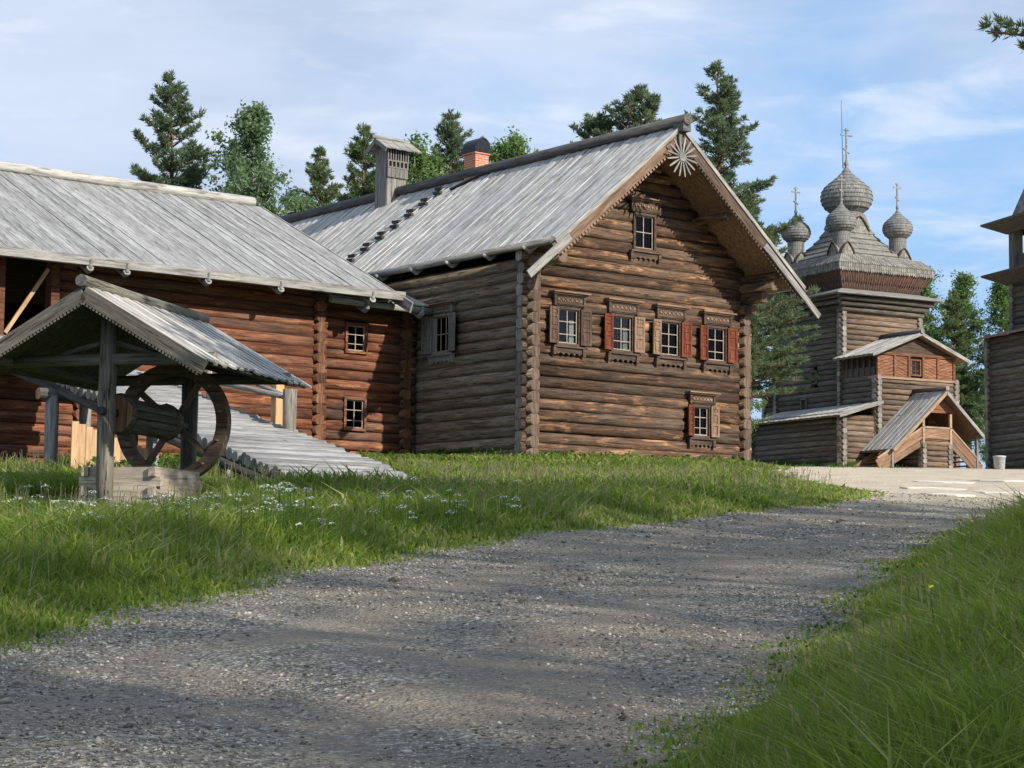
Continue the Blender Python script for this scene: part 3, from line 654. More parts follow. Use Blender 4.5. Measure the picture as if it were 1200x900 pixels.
board(barn, (BX0 - 1, BEAVE - .1, bez + .0), (-1.62, BEAVE - .1, bez + .0), .20, .24, 'trim_grey', 'gutter')
for hx in (-13.9, -11.24, -10.22, -7.87, -5.66, -2.71):
    mb = MB(); mb.tube((0, .55, .06), (0, -.02, -.22), .055, .075, 7); mb.tube((0, -.02, -.22), (0, -.16, -.16), .095, .10, 8); mb.tube((0, -.16, -.16), (0, -.22, .05), .06, .03, 6)
    mb.build('gutter_hook', 'trim_grey', barn, (hx, BEAVE - .02, bez - .02))
board(barn, (-1.66, BRI_Y, BRI_Z - .1), (-1.66, BEAVE - .55, bez - .36), .05, .30, 'trim_grey', 'bargeboard')
# annex between barn and house
annex = empty('log_annex', (HX, HY, HZ), HD, 'low reddish log annex with two small windows between barn and farmhouse', 'annex')
AY = 5.12; za = [.02 + .285 * i for i in range(16)]
AW = [(-2.30, 1.21, .60, .80), (-2.30, 3.36, .60, .72)]
wall_x(annex, BX1 + .2, -.62, AY, za, .165, RD, [(x - w_ / 2 - .075, x + w_ / 2 + .075, z - h_ / 2 - .075, z + h_ / 2 + .075) for x, z, w_, h_ in AW], stub=.0)
wall_y(annex, AY, AY + 7, -.62, [z_ + .14 for z_ in za], .166, ('log_brown', 'end_red'), stub=.32, stubs=(1, 0))
wall_x(annex, -.62, -.2, AY - .02, za, .16, ('log_brown', 'end_grain'), stub=0)
for x, z, w_, h_ in AW: window(annex, (x, AY, z), 0, w_, h_, .166, case='log_red', head=False, sill=False, curtain=0, sash='window_white')
MB().rng(BX1 + .1, -.2, AY - .1, AY + 7, -1.2, -.12).build('foundation', 'trim_warm', annex)
MB().rng(BX1 + .1, -.3, AY + .25, AY + 6.8, 4.42, 4.5).build('ceiling', 'trim_dark', annex); MB().rng(BX1 + .1, -.3, AY + 6.7, AY + 6.8, -.1, 4.4).build('back_wall', 'log_red', annex)
aroof = MB().add([(-3.65, 4.25, 4.34), (-.42, 4.25, 4.34), (-.42, 5.6, 4.85), (-3.65, 5.6, 4.85), (-3.65, 4.25, 4.28), (-.42, 4.25, 4.28), (-.42, 5.6, 4.79), (-3.65, 5.6, 4.79)], [(0, 1, 2, 3), (7, 6, 5, 4), (0, 4, 5, 1), (1, 5, 6, 2), (2, 6, 7, 3), (3, 7, 4, 0)]).build('roof', 'roof_under', annex)
for i in range(14): board(aroof, (-3.55 + .235 * i, 4.15, 4.36 + .01 * (i % 2)), (-3.55 + .235 * i, 5.6, 4.90 + .01 * (i % 2)), .24, .04, 'roof_grey', 'roof_board')
log(annex, (-3.75, 4.08, 4.24), (-.38, 4.08, 4.2), .10, ('trim_grey', 'end_grey'), 'gutter', 8)
for hx in (-2.62, -.75):
    mb = MB(); mb.tube((0, .5, .12), (0, 0, -.13), .05, .06, 7); mb.tube((0, 0, -.13), (0, -.17, -.04), .075, .07, 8); mb.tube((0, -.17, -.04), (0, -.2, .14), .05, .03, 6); mb.build('gutter_hook', 'trim_grey', annex, (hx, 4.1, 4.16))
# ================================================================== RAMP
ramp_ = empty('plank_ramp', (HX, HY, HZ), HD, 'weathered timber ramp rising from the grass to the barn loft', 'ramp')
RX0, RX1, RY0, RY1, RZ0, RS = -14.5, -11.65, -12.0, 4.45, -1.74, .252
def rz(y): return RZ0 + RS * (y - RY0)
y = RY0; i = 0
while y < RY1:
    d = rnd.uniform(.19, .25)
    xa = RX0 + rnd.uniform(-.10, .05); xb = RX1 + rnd.uniform(-.04, .12)
    log(ramp_, (xa, y + d / 2, rz(y + d / 2)), (xb, y + d / 2, rz(y + d / 2)), d * .54, ('deck_grey', 'end_grey'), 'deck_pole', 7, .008); y += d; i += 1
for x in (RX0 + .25, (RX0 + RX1) / 2, RX1 - .25): log(ramp_, (x, RY0 + .1, rz(RY0) - .24), (x, RY1, rz(RY1) - .24), .13, ('ridge_dark', 'end_grey'), 'beam', 8)
for (y, xs_) in ((-1.3, (RX0 + .1, RX1 - .25)), (2.2, (RX0 + .1, RX1 - .25)), (-4.6, (RX0 + .35, RX1 - .25))):
    for x in xs_: log(ramp_, (x, y, -3.2), (x, y, rz(y) - .42), .15, ('trim_grey', 'end_grey'), 'post', 8)
    log(ramp_, (RX0 - .25, y, rz(y) - .38), (RX1 + .2, y, rz(y) - .38), .15, ('ridge_dark', 'end_grain'), 'cross_beam', 8)
# handrail on the far side
log(ramp_, (RX1 - .05, -6.88, -2.4), (RX1 - .05, -6.88, .50), .14, ('well_post', 'end_grey'), 'post', 9)
MB().rng(-.1, .1, -.1, .1, -1.5, .86).build('post', 'fresh', ramp_, (RX1 + .25, -5.9, 0))
log(ramp_, (RX1 + .0, -6.8, .33), (RX1 + .0, -1.0, 1.35), .06, ('trim_grey', 'end_grey'), 'handrail', 7)
log(ramp_, (RX1 + .1, -6.8, .30), (RX1 + .15, -3.9, 1.1), .05, ('trim_grey', 'end_grey'), 'handrail', 7)
for y in (-3.4, -1.2): log(ramp_, (RX1, y, rz(y) - .2), (RX1, y, rz(y) + .85), .06, ('trim_grey', 'end_grey'), 'post', 7)
# fresh boards moved out from under the ramp so that sun reaches them
scr = MB(); n = 9
screen = empty('board_screen', (0, 0, 0), 0, 'fresh yellow upright boards set out beside the ramp to catch the sun', 'boarding')
sc_o = Matrix.Translation((HX, HY, HZ)) @ Matrix.Rotation(math.radians(HD), 4, 'Z')
sb = sc_o @ Vector((RX0 - 1.55, -5.75, 0)); screen.location = sb; screen.rotation_euler = (0, 0, math.radians(HD))
for i in range(11):
    x = .155 * (i + .5); zt = -.33 - .30 * x; zb_ = -2.6
    link('board', board_mesh(2.2, .15, .035, 'fresh_x'), screen, mtx=Matrix.Translation((x, .01 * (i % 2), zt - 1.1)) @ Matrix.Rotation(math.pi / 2, 4, 'Y') @ Matrix.Rotation(math.pi / 2, 4, 'X'))
for z_ in (-.95, -1.6): board(screen, (0, .05, z_), (1.7, .05, z_), .05, .09, 'fresh_x', 'batten')

# ================================================================== WELL
wx, wy, wz = -6.32, 30.0, 5.856
well = empty('covered_well', (wx, wy, wz - 3.3), -15.06, 'roofed wooden draw well with large spoked wheel on the grass', 'well')
WZ = 3.3                                        # apex height above the well's base
WG = ('well_grey', 'end_grey')
log(well, (0, .84, -.4), (0, .84, WZ - .25), .135, ('well_post', 'end_grey'), 'post', 10, .015); log(well, (0, 3.85, -.4), (0, 3.85, WZ - .25), .135, ('well_grey', 'end_grain'), 'post', 10)
wsl = .58; wh = 1.9
mb = MB()
for s_ in (-1, 1):
    v = [(0, .02, WZ - .05), (s_ * (wh - .05), .02, WZ - .05 - wsl * (wh - .05)), (s_ * (wh - .05), 4.3, WZ - .05 - wsl * (wh - .05)), (0, 4.3, WZ - .05)]
    v += [(x, y, z - .03) for x, y, z in v]; mb.add(v, [(0, 1, 2, 3), (7, 6, 5, 4), (0, 4, 5, 1), (1, 5, 6, 2), (2, 6, 7, 3), (3, 7, 4, 0)])
wroof = mb.build('roof', 'well_grey', well)
for s_ in (-1, 1):
    for i in range(26):
        y = -.02 + .168 * (i + .5); e = wh + rnd.uniform(-.03, .05); nzv = Vector((s_ * wsl, 0, 1)).normalized() * (.015 + (.018 if i % 2 else 0))
        board(wroof, Vector((0, y, WZ - .03)) + nzv, Vector((s_ * e, y, WZ - .03 - wsl * e)) + nzv, .178, .03, 'roof_grey', 'roof_board', rnd.uniform(-.02, .02))
log(well, (0, -.14, WZ + .07), (0, 4.35, WZ + .05), .10, ('well_grey', 'ridge_dark'), 'ridge_log', 9, .02)
for s_ in (-1, 1): barge(well, s_, 0, WZ - .02, wsl, .0, wh + .06, .21, .035, -.06, 'well_grey', .062, .1)
for y in (.84, 3.85): log(well, (-1.8, y - .02, WZ - 1.02), (1.75, y - .02, WZ - 1.02), .10, WG, 'tie_beam', 8)
for x in (-1.62, 1.62): log(well, (x, .1, WZ - 1.03), (x, 4.25, WZ - 1.03), .085, WG, 'plate', 8)
for y in (.84, 3.85):
    for s_ in (-1, 1): log(well, (s_ * .12, y, WZ - .75), (s_ * 1.0, y, WZ - 1.0), .05, WG, 'brace', 6)
# windlass
ZC = WZ - 1.80; YW = 3.1
log(well, (0, .6, ZC), (0, 4.05, ZC), .07, ('iron', 'iron'), 'axle', 8)
log(well, (0, 1.25, ZC), (0, 2.85, ZC), .235, ('well_grey', 'end_grain'), 'drum', 12)
for i in range(14):
    a = 2 * math.pi * i / 14; o = board(well, (.25 * math.cos(a), 1.3, ZC + .25 * math.sin(a)), (.25 * math.cos(a), 2.82, ZC + .25 * math.sin(a)), .09, .03, 'well_grey', 'drum_stave', -a + math.pi / 2)
log(well, (0, 1.12, ZC), (0, 1.26, ZC), .30, ('well_grey', 'end_grain'), 'drum_head', 14); log(well, (0, 2.84, ZC), (0, 2.96, ZC), .29, ('well_grey', 'end_grain'), 'drum_head', 14)
wheel = MB(); RO, RI, n = .97, .775, 44
v = []; f = []
for i in range(n):
    a = 2 * math.pi * i / n
    for r, y_ in ((RO, -.085), (RO, .085), (RI, .085), (RI, -.085)): v.append((r * math.cos(a), y_, r * math.sin(a)))
for i in range(n):
    j = (i + 1) % n
    for k in range(4): f.append((i * 4 + k, i * 4 + (k + 1) % 4, j * 4 + (k + 1) % 4, j * 4 + k))
wheel.add(v, f); wh_o = wheel.build('wheel', 'wheel_wood', well, (0.06, YW, ZC))
for i in range(2):
    a = (-.70, .98)[i]
    board(wh_o, (.80 * math.cos(a), .01 * i, .80 * math.sin(a)), (-.80 * math.cos(a), .01 * i, -.80 * math.sin(a)), .06, .10, 'wheel_wood', 'spoke')
for i in range(12):
    a = 2 * math.pi * i / 12 + .2; log(wh_o, (.87 * math.cos(a), -.16, .87 * math.sin(a)), (.87 * math.cos(a), .1, .87 * math.sin(a)), .02, ('well_box', 'end_grain'), 'handle_peg', 6)
mb = MB(); mb.tube((0, -.1, 0), (0, .1, 0), .14, .14, 12); mb.build('hub', 'trim_dark', wh_o)
# crib box of squared timbers
for i in range(5):
    z_ = .02 + .145 * i; e = .06 if i % 2 else -.02; e2 = .06 if not i % 2 else -.02
    for y in (.98, 2.40): board(well, (-.42 - e, y, z_), (.80 + e, y, z_), .11, .145, 'well_box', 'crib_timber')
    for x in (-.36, .74): board(well, (x, .93 - e2, z_ + .004), (x, 2.46 + e2, z_ + .004), .11, .142, 'well_box', 'crib_timber')
MB().rng(-.31, .69, 1.04, 2.35, -.2, .35).build('shaft_dark_block', 'dark_void', well)  # solid near-black block stands in for the dark of the shaft
well.location.z = wz - 3.3

# ================================================================== CHURCH
church = empty('wooden_church', (17.81, 110.0, 7.93), 28, 'dark log church with five shingled onion domes and crosses', 'church')
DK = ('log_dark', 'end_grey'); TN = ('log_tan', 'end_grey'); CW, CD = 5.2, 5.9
cc = .288; r_ = .166
zc = [-.2 + cc * i for i in range(33)]; zc2 = [z_ + cc / 2 for z_ in zc]
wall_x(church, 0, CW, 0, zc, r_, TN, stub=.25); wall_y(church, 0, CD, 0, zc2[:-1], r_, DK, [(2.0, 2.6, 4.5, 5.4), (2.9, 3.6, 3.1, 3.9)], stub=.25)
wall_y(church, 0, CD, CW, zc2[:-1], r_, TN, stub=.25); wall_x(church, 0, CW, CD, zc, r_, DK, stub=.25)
for (y, z_) in ((2.3, 4.95), (3.25, 3.5)): window(church, (0, y, z_), -math.pi / 2, .44, .6, r_, case='log_dark', head=False, sill=False, curtain=0, bars=(2, 1), sash='log_dark')
for k in range(3):                              # logs stepping out under the eave
    e = .2 + .2 * k; z_ = zc[-4] + .35 + .27 * k
    log(church, (-e, -e, z_), (CW + e, -e, z_), .15, DK); log(church, (-e, -e, z_ + .14), (-e, CD + e, z_ + .14), .15, DK); log(church, (CW + e, -e, z_ + .14), (CW + e, CD + e, z_ + .14), .15, DK)
def ring(mb, z0, e0, z1, e1, mi=0):
    a = [(-e0, -e0, z0), (CW + e0, -e0, z0), (CW + e0, CD + e0, z0), (-e0, CD + e0, z0)]; b_ = [(-e1, -e1, z1), (CW + e1, -e1, z1), (CW + e1, CD + e1, z1), (-e1, CD + e1, z1)]
    mb.add(a + b_, [(0, 1, 5, 4), (1, 2, 6, 5), (2, 3, 7, 6), (3, 0, 4, 7)], mi)
mb = MB(); ring(mb, 9.30, 1.05, 9.66, .02); ring(mb, 9.24, 1.05, 9.30, 1.05); mb.add([(-1.05, -1.05, 9.24), (CW + 1.05, -1.05, 9.24), (CW + 1.05, CD + 1.05, 9.24), (-1.05, CD + 1.05, 9.24)], [(3, 2, 1, 0)]); mb.build('eave_roof', 'trim_grey', church)
def jag(mb, z0, e0, z1, e1, tip=.12, w_=.17):        # a flaring row of pointed shingles on four sides
    for side in range(4):
        ln = (CW if side % 2 == 0 else CD)
        n = int((ln + 2 * max(e0, e1)) / w_)
        for i in range(n):
            def P(u, z, e):
                s_ = -e + (ln + 2 * e) * u
                return [(s_, -e, z), (CW + e, s_, z), (CW - s_ if False else CW + e - (s_ + e), CD + e, z), (-e, CD + e - (s_ + e), z)][side]
            u0 = (i + .06) / n; u1 = (i + .94) / n; um = (u0 + u1) / 2
            dz = rnd.uniform(-.03, .03)
            mb.add([P(u0, z0 + dz, e0), P(um, z0 - tip + dz, e0 - .02), P(u1, z0 + dz, e0), P(u1, z1, e1), P(u0, z1, e1)], [(0, 1, 2, 3, 4)])
mb = MB(); ring(mb, 9.5, -.02, 10.62, .5); mb.build('drum_skirt', 'trim_dark', church)
mb = MB(); jag(mb, 9.78, .10, 10.15, .30); jag(mb, 10.08, .30, 10.62, .56); mb.build('red_shingles', 'shingle_red', church)['kind'] = 'stuff'
mb = MB(); ring(mb, 10.60, .62, 11.05, .60); ring(mb, 11.05, .60, 11.55, .10); mb.build('shingle_band', 'shingle_flat', church)
mb = MB(); jag(mb, 10.62, .655, 11.0, .63, .1, .15); jag(mb, 11.0, .66, 11.52, .15, .06, .15); mb.build('grey_shingles', 'shingle_flat', church)['kind'] = 'stuff'
prof = [(11.4, .0), (11.75, -.42), (12.1, -.84), (12.45, -1.18), (12.8, -1.48), (13.15, -1.72), (13.6, -1.92), (14.3, -2.02)]
mb = MB()
for (z0, e0), (z1, e1) in zip(prof[:-1], prof[1:]):
    ring(mb, z0, e0 + .09, z1, e1 + .0); ring(mb, z0 - .06, e0 + .02, z0, e0 + .09)
mb.build('cube_roof', 'shingle_flat', church)
CCX, CCY = CW / 2, CD / 2
def lathe(name, prof, mat, parent, loc, n=24, smooth=False):
    v = []; f = []
    for r, z_ in prof:
        for i in range(n): a = 2 * math.pi * i / n; v.append((r * math.cos(a), r * math.sin(a), z_))
    for j in range(len(prof) - 1):
        for i in range(n): f.append((j * n + i, j * n + (i + 1) % n, (j + 1) * n + (i + 1) % n, (j + 1) * n + i))
    f.append(tuple(range(n - 1, -1, -1))); f.append(tuple(range((len(prof) - 1) * n, len(prof) * n)))
    return link(name, mk_mesh(name, v, f, mat, smooth=True if smooth else None), parent, loc)
def dome(x, y, z0, R, hgt, neck_r, neck_z0, crossh):
    d = empty('dome', (x, y, z0)); d.parent = church
    lathe('neck', [(neck_r * 1.12, neck_z0 - z0), (neck_r * 1.0, neck_z0 - z0 + .3), (neck_r, -.02), (neck_r * 1.05, .08)], 'shingle_dome', d, (0, 0, 0), 20, True)
    key = [(0, .60), (.10, .84), (.22, .97), (.33, 1.0), (.44, .97), (.54, .87), (.62, .73), (.70, .54), (.78, .36), (.86, .22), (.94, .11), (1.0, .05)]
    zs_ = [k[0] for k in key]; rs_ = [k[1] for k in key]; rows = 11; prof = []
    for i in range(rows):
        t0 = i / rows; t1 = (i + 1) / rows
        prof += [(R * np.interp(t0, zs_, rs_) + .022 * R + .008, z_ := hgt * t0), (R * np.interp(t1, zs_, rs_), hgt * t1)]
    lathe('onion', [(float(a), float(b_)) for a, b_ in prof], 'shingle_dome', d, (0, 0, 0), 28)
    mb = MB(); c0 = hgt; k = crossh
    mb.tube((0, 0, c0 - .1), (0, 0, c0 + k * .25), .07 * k / 1.7 + .02, .05, 8); mb.tube((0, 0, c0 + k * .06), (0, 0, c0 + k * .13), .09 * k / 1.5, .09 * k / 1.5, 8)
    mb.box((0, 0, c0 + k * .6), (.075, .075, k * .8)); mb.box((0, 0, c0 + k * .82), (k * .36, .07, .075)); mb.box((0, 0, c0 + k * .95), (k * .15, .07, .06))
    mb.box((0, 0, c0 + k * .42), (k * .22, .07, .07), 0, Matrix.Rotation(.5, 3, 'Y'))
    o = mb.build('cross', 'trim_grey', d)
    return d
dome(CCX, CCY, 14.45, 1.46, 2.62, .90, 13.4, 2.25)
mb = MB(); mb.tube((CCX - .25, CCY, 17.0), (CCX - .35, CCY, 20.9), .025, .012, 5); mb.build('lightning_rod', 'iron', church)
mb = MB(); mb.tube((CCX - 1.0, CCY - 1.0, 13.2), (CCX - .75, CCY - .75, 17.6), .025, .012, 5); mb.build('lightning_rod', 'iron', church)
for (x, y) in ((.55, .75), (CW - .6, .95), (.55, CD - .95), (CW - .6, CD - .95)):
    dome(x, y, 12.92, .84, 1.6, .48, 11.3, 1.55)
    for (dx, dy, rz_) in ((0, -.42, 0), (-.42, 0, -math.pi / 2)):
        poly = []
        for i in range(13):
            t_ = i / 12; a = math.pi * t_; poly.append((.42 * math.cos(a) * (1 + .18 * math.sin(a)), .42 * math.sin(a) + (.28 * math.sin(a) ** 8)))
        mb = MB(); mb.prism(poly, -.15, .5); mb.build('kokoshnik', 'shingle_flat', church, (x + dx, y + dy, 11.55), (0, 0, rz_))
        mb = MB(); 
        for (a0, b0), (a1, b1) in zip(poly[:-1], poly[1:]): mb.beam((a0 * 1.04, -.17, b0 * 1.04), (a1 * 1.04, -.17, b1 * 1.04), .1, .06)
        mb.build('kokoshnik_edge', 'trim_dark', church, (x + dx, y + dy, 11.55), (0, 0, rz_))
poly = []
for i in range(13):
    a = math.pi * i / 12; poly.append((.62 * math.cos(a) * (1 + .18 * math.sin(a)), .62 * math.sin(a) + .35 * math.sin(a) ** 8))
mb = MB(); mb.prism(poly, -.12, .8); mb.build('kokoshnik', 'shingle_flat', church, (CCX, CCY - 1.05, 13.1))
mb = MB()
for (a0, b0), (a1, b1) in zip(poly[:-1], poly[1:]): mb.beam((a0 * 1.04, -.15, b0 * 1.04), (a1 * 1.04, -.15, b1 * 1.04), .12, .08)
mb.build('kokoshnik_edge', 'trim_dark', church, (CCX, CCY - 1.05, 13.1))
# entrance hall in front: log storey, framed upper storey with slanting boards
HF = -3.0
zh = [-.2 + cc * i for i in range(17)]
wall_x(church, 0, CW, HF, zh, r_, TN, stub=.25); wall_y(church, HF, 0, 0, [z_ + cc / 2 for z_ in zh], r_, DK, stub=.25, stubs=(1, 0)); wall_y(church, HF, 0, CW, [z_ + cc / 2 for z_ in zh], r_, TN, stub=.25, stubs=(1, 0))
MB().rng(.02, CW - .02, HF + .08, -.2, 4.5, 5.9).build('upper_storey', 'trim_dark', church)
def bay(x0, x1, z0, z1, up, y):
    mb = MB(); n = 6
    for i in range(-2, n + 3):
        za_ = z0 + (z1 - z0) * i / n; d_ = .3 * up
        pts = [(x0, za_ + .012), (x1, za_ + d_ + .012), (x1, za_ + d_ + (z1 - z0) / n - .012), (x0, za_ + (z1 - z0) / n - .012)]
        pts = [(px_, min(max(pz, z0), z1)) for px_, pz in pts]
        if max(p[1] for p in pts) - min(p[1] for p in pts) < .06: continue
        mb.prism(pts, y - .03 - .01 * (i % 2), y + .02)
    mb.build('board_panel', 'orange_x', church)
bx = [.05, 1.15, 2.1, 3.05, 4.05, CW - .05]
for i in range(5):
    if i != 2: bay(bx[i] + .07, bx[i + 1] - .07, 4.66, 5.75, -1 if i % 2 else 1, HF)
for x in bx: MB().rng(x - .07, x + .07, HF - .10, HF + .05, 4.56, 5.9).build('post', 'orange_x', church)
MB().rng(-.05, CW + .05, HF - .11, HF + .06, 5.78, 5.92).build('plate', 'orange_x', church)
MB().rng(-.15, CW + .15, HF - .22, HF + .1, 4.50, 4.62).build('sill', 'trim_tan', church)
window(church, (2.575, HF + .1, 5.2), 0, .55, .75, .12, case='orange_x', head=False, sill=False, curtain=0, bars=(1, 2), sash='orange_x')
mb = MB(); mb.add([(.0, HF - .02, 5.92), (CW, HF - .02, 5.92), (CW / 2, HF - .02, 6.75), (.0, HF + .06, 5.92), (CW, HF + .06, 5.92), (CW / 2, HF + .06, 6.75)], [(0, 1, 2), (5, 4, 3), (1, 0, 3, 4), (2, 1, 4, 5), (0, 2, 5, 3)]); mb.build('gable_boards', 'trim_dark', church)  # dark boards, with the shadow under the roof partly put into the colour
for i in range(5): MB().rng(-.1, -.02, HF + .45 + .5 * i, HF + .55 + .5 * i, 4.6, 5.75).build('post', 'log_dark', church)
MB().rng(-.06, -.03, HF + .1, -.1, 4.62, 5.15).build('parapet', 'log_dark', church)
def simple_gable(parent, y0, y1, xm, zap, slope, hl, hr, nb, mat='roof_grey', und='roof_under'):
    mb = MB()
    for s_, hf in ((-1, hl), (1, hr)):
        v = [(xm, y0, zap - .02), (xm + s_ * hf, y0, zap - slope * hf - .02), (xm + s_ * hf, y1, zap - slope * hf - .02), (xm, y1, zap - .02)]
        v += [(x, y, z - .06) for x, y, z in v]; mb.add(v, [(0, 1, 2, 3), (7, 6, 5, 4), (0, 4, 5, 1), (1, 5, 6, 2), (2, 6, 7, 3), (3, 7, 4, 0)])
    rf = mb.build('roof', und, parent); bw = (y1 - y0) / nb
    for s_, hf in ((-1, hl), (1, hr)):
        for i in range(nb):
            y = y0 + bw * (i + .5); o_ = Vector((s_ * slope, 0, 1)).normalized() * (.02 + .015 * (i % 2))
            board(rf, Vector((xm, y, zap)) + o_, Vector((xm + s_ * hf, y, zap - slope * hf)) + o_, bw * 1.04, .035, mat, 'roof_board')
    return rf
simple_gable(church, HF - .45, .0, CW / 2, 7.0, .40, 3.2, 3.2, 16)
log(church, (CW / 2, HF - .6, 7.12), (CW / 2, .3, 7.12), .14, ('ridge_dark', 'end_grey'), 'ridge_log')
for s_ in (-1, 1): barge(church, s_, CW / 2, 7.0, .40, 0, 3.25, .18, .05, HF - .5, 'trim_grey', None, .02)
# low side wing
LX0 = -2.25; zw = [-.25 + cc * i for i in range(10)]
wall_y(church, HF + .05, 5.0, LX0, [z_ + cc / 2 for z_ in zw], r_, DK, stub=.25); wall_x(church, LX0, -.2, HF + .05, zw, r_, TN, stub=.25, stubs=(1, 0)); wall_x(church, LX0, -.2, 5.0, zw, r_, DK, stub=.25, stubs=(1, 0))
mb = MB(); v = [(-2.75, HF - .5, 2.38), (-2.75, 5.4, 2.38), (.0, 5.4, 3.22), (.0, HF - .5, 3.22)]; v += [(x, y, z - .06) for x, y, z in v]; mb.add(v, [(3, 2, 1, 0), (4, 5, 6, 7), (0, 1, 5, 4), (1, 2, 6, 5), (2, 3, 7, 6), (3, 0, 4, 7)])
lroof = mb.build('roof', 'roof_under', church)
for i in range(36):
    y = HF - .5 + 8.9 / 36 * (i + .5); board(lroof, (-.05, y, 3.25 + .012 * (i % 2)), (-2.85, y, 2.395 + .012 * (i % 2)), .25, .03, 'roof_grey', 'roof_board')
board(church, (-2.85, HF - .55, 2.34), (0, HF - .55, 3.2), .04, .16, 'trim_grey', 'bargeboard')
# apse with barrel roof
za2 = [-.2 + cc * i for i in range(16)]
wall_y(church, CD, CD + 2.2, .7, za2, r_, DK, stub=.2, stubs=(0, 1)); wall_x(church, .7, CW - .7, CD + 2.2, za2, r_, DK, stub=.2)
mb = MB(); mb.rng(-.1, CW - .5, CD, CD + 3.3, 4.36, 4.42); mb.build('apse_eave', 'trim_grey', church)
poly = []
for i in range(17):
    a = math.pi * i / 16; poly.append((1.6 * math.cos(a) * (1 + .15 * math.sin(a)), 1.45 * math.sin(a) + .8 * math.sin(a) ** 10))
mb = MB(); mb.prism(poly, -1.2, 1.2); mb.build('barrel_roof', 'log_dark', church, (CW / 2, CD + 1.2, 4.43))
# stair porch: gable roof running down over two flights
PX, PZ, PS, PY0, PY1 = 2.36, 3.72, .90, -5.75, HF - .1
simple_gable(church, PY0, PY1, PX, PZ, PS, 3.5, 2.5, 14, 'roof_grey')
log(church, (PX, PY0 - .1, PZ + .16), (PX, PY1 + .1, PZ + .2), .13, ('ridge_dark', 'end_grey'), 'ridge_log')
barge(church, -1, PX, PZ, PS, 0, 3.5, .17, .05, PY0 - .05, 'trim_tan', None, .06); barge(church, 1, PX, PZ, PS, 0, 2.6, .17, .05, PY0 - .05, 'trim_grey', None, .06)
zp = [-.35 + .27 * i for i in range(6)]
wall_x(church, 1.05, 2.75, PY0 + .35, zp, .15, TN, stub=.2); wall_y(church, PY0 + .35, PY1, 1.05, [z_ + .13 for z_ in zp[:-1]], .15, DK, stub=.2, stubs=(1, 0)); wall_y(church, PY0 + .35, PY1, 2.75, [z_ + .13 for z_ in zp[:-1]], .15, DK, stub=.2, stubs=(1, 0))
MB().rng(.95, 2.9, PY0 + .3, PY1, 1.15, 1.22).build('landing', 'orange_x', church)
MB().rng(1.0, 2.85, PY0 + .24, PY0 + .30, 1.22, 1.78).build('railing_panel', 'railing_wood', church)
MB().rng(.95, 2.9, PY0 + .2, PY0 + .33, 1.78, 1.86).build('handrail', 'trim_tan', church)
for x in (1.02, 2.82): MB().rng(x - .07, x + .07, PY0 + .2, PY0 + .34, .9, 2.55).build('post', 'trim_tan', church)
for s_, x0, x1 in ((-1, 1.0, -1.95), (1, 2.85, 4.85)):
    z1 = -.35; n = 7
    for k in range(n):
        t_ = (k + .5) / n; xx = x0 + (x1 - x0) * t_; MB().rng(min(xx - .16, xx + .16), max(xx - .16, xx + .16), PY0 + .35, PY1 - .6, 1.12 - (1.5) * t_ - .03, 1.12 - 1.5 * t_ + .03).build('stair_tread', 'orange_x', church)
    board(church, (x0, PY0 + .27, 1.5), (x1, PY0 + .27, 1.5 - (1.72)), .05, .46, 'railing_wood', 'railing_panel'); board(church, (x0, PY0 + .26, 1.82), (x1, PY0 + .26, 1.82 - 1.72), .09, .08, 'trim_tan', 'handrail')
    board(church, (x0, PY0 + .30, 1.02), (x1, PY0 + .30, 1.02 - 1.6), .06, .28, 'trim_warm', 'stringer')
    board(church, (x0, PY1 - .5, 1.3), (x1, PY1 - .5, 1.3 - 1.72), .05, .4, 'railing_wood', 'railing_panel')
for x, zt in ((-1.0, .75), (4.6, 1.6)): MB().rng(x - .07, x + .07, PY0 + .2, PY0 + .34, -.6, zt).build('post', 'trim_grey_z', church)
for x in (1.02, 2.82): MB().rng(x - .07, x + .07, PY1 - .6, PY1 - .46, .9, 2.55).build('post', 'trim_dark_z', church)
MB().add([(1.3, PY0 + .5, 2.62), (3.4, PY0 + .5, 2.62), (PX, PY0 + .5, 3.5), (1.3, PY0 + .56, 2.62), (3.4, PY0 + .56, 2.62), (PX, PY0 + .56, 3.5)], [(0, 1, 2), (5, 4, 3), (1, 0, 3, 4), (2, 1, 4, 5), (0, 2, 5, 3)]).build('gable_boards', 'orange_x', church)

# ================================================================== BELL TOWER
bell = empty('bell_tower', (21.06, 90.0, 6.86), 17.5, 'dark log bell tower with tent roof cut off at the right edge', 'tower')
zt = [-.3 + .29 * i for i in range(21)]
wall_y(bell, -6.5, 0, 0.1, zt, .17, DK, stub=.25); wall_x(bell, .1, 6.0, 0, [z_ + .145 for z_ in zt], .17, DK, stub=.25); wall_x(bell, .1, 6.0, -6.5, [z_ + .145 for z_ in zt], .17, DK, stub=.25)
mb = MB(); v = [(-.35, .35, 5.66), (-.35, -6.9, 5.66), (1.2, -6.9, 6.1), (1.2, .35, 6.1)]; v += [(x, y, z - .07) for x, y, z in v]; mb.add(v, [(0, 1, 2, 3), (7, 6, 5, 4), (0, 4, 5, 1), (1, 5, 6, 2), (2, 6, 7, 3), (3, 7, 4, 0)])
mb.build('skirt_roof', 'trim_warm', bell)
zt2 = [5.75 + .29 * i for i in range(9)]
wall_y(bell, -5.6, -.55, 1.0, zt2, .17, DK, stub=.2); wall_x(bell, 1.0, 5.6, -.55, [z_ + .145 for z_ in zt2], .17, DK, stub=.2); wall_x(bell, 1.0, 5.6, -5.6, [z_ + .145 for z_ in zt2], .17, DK, stub=.2)
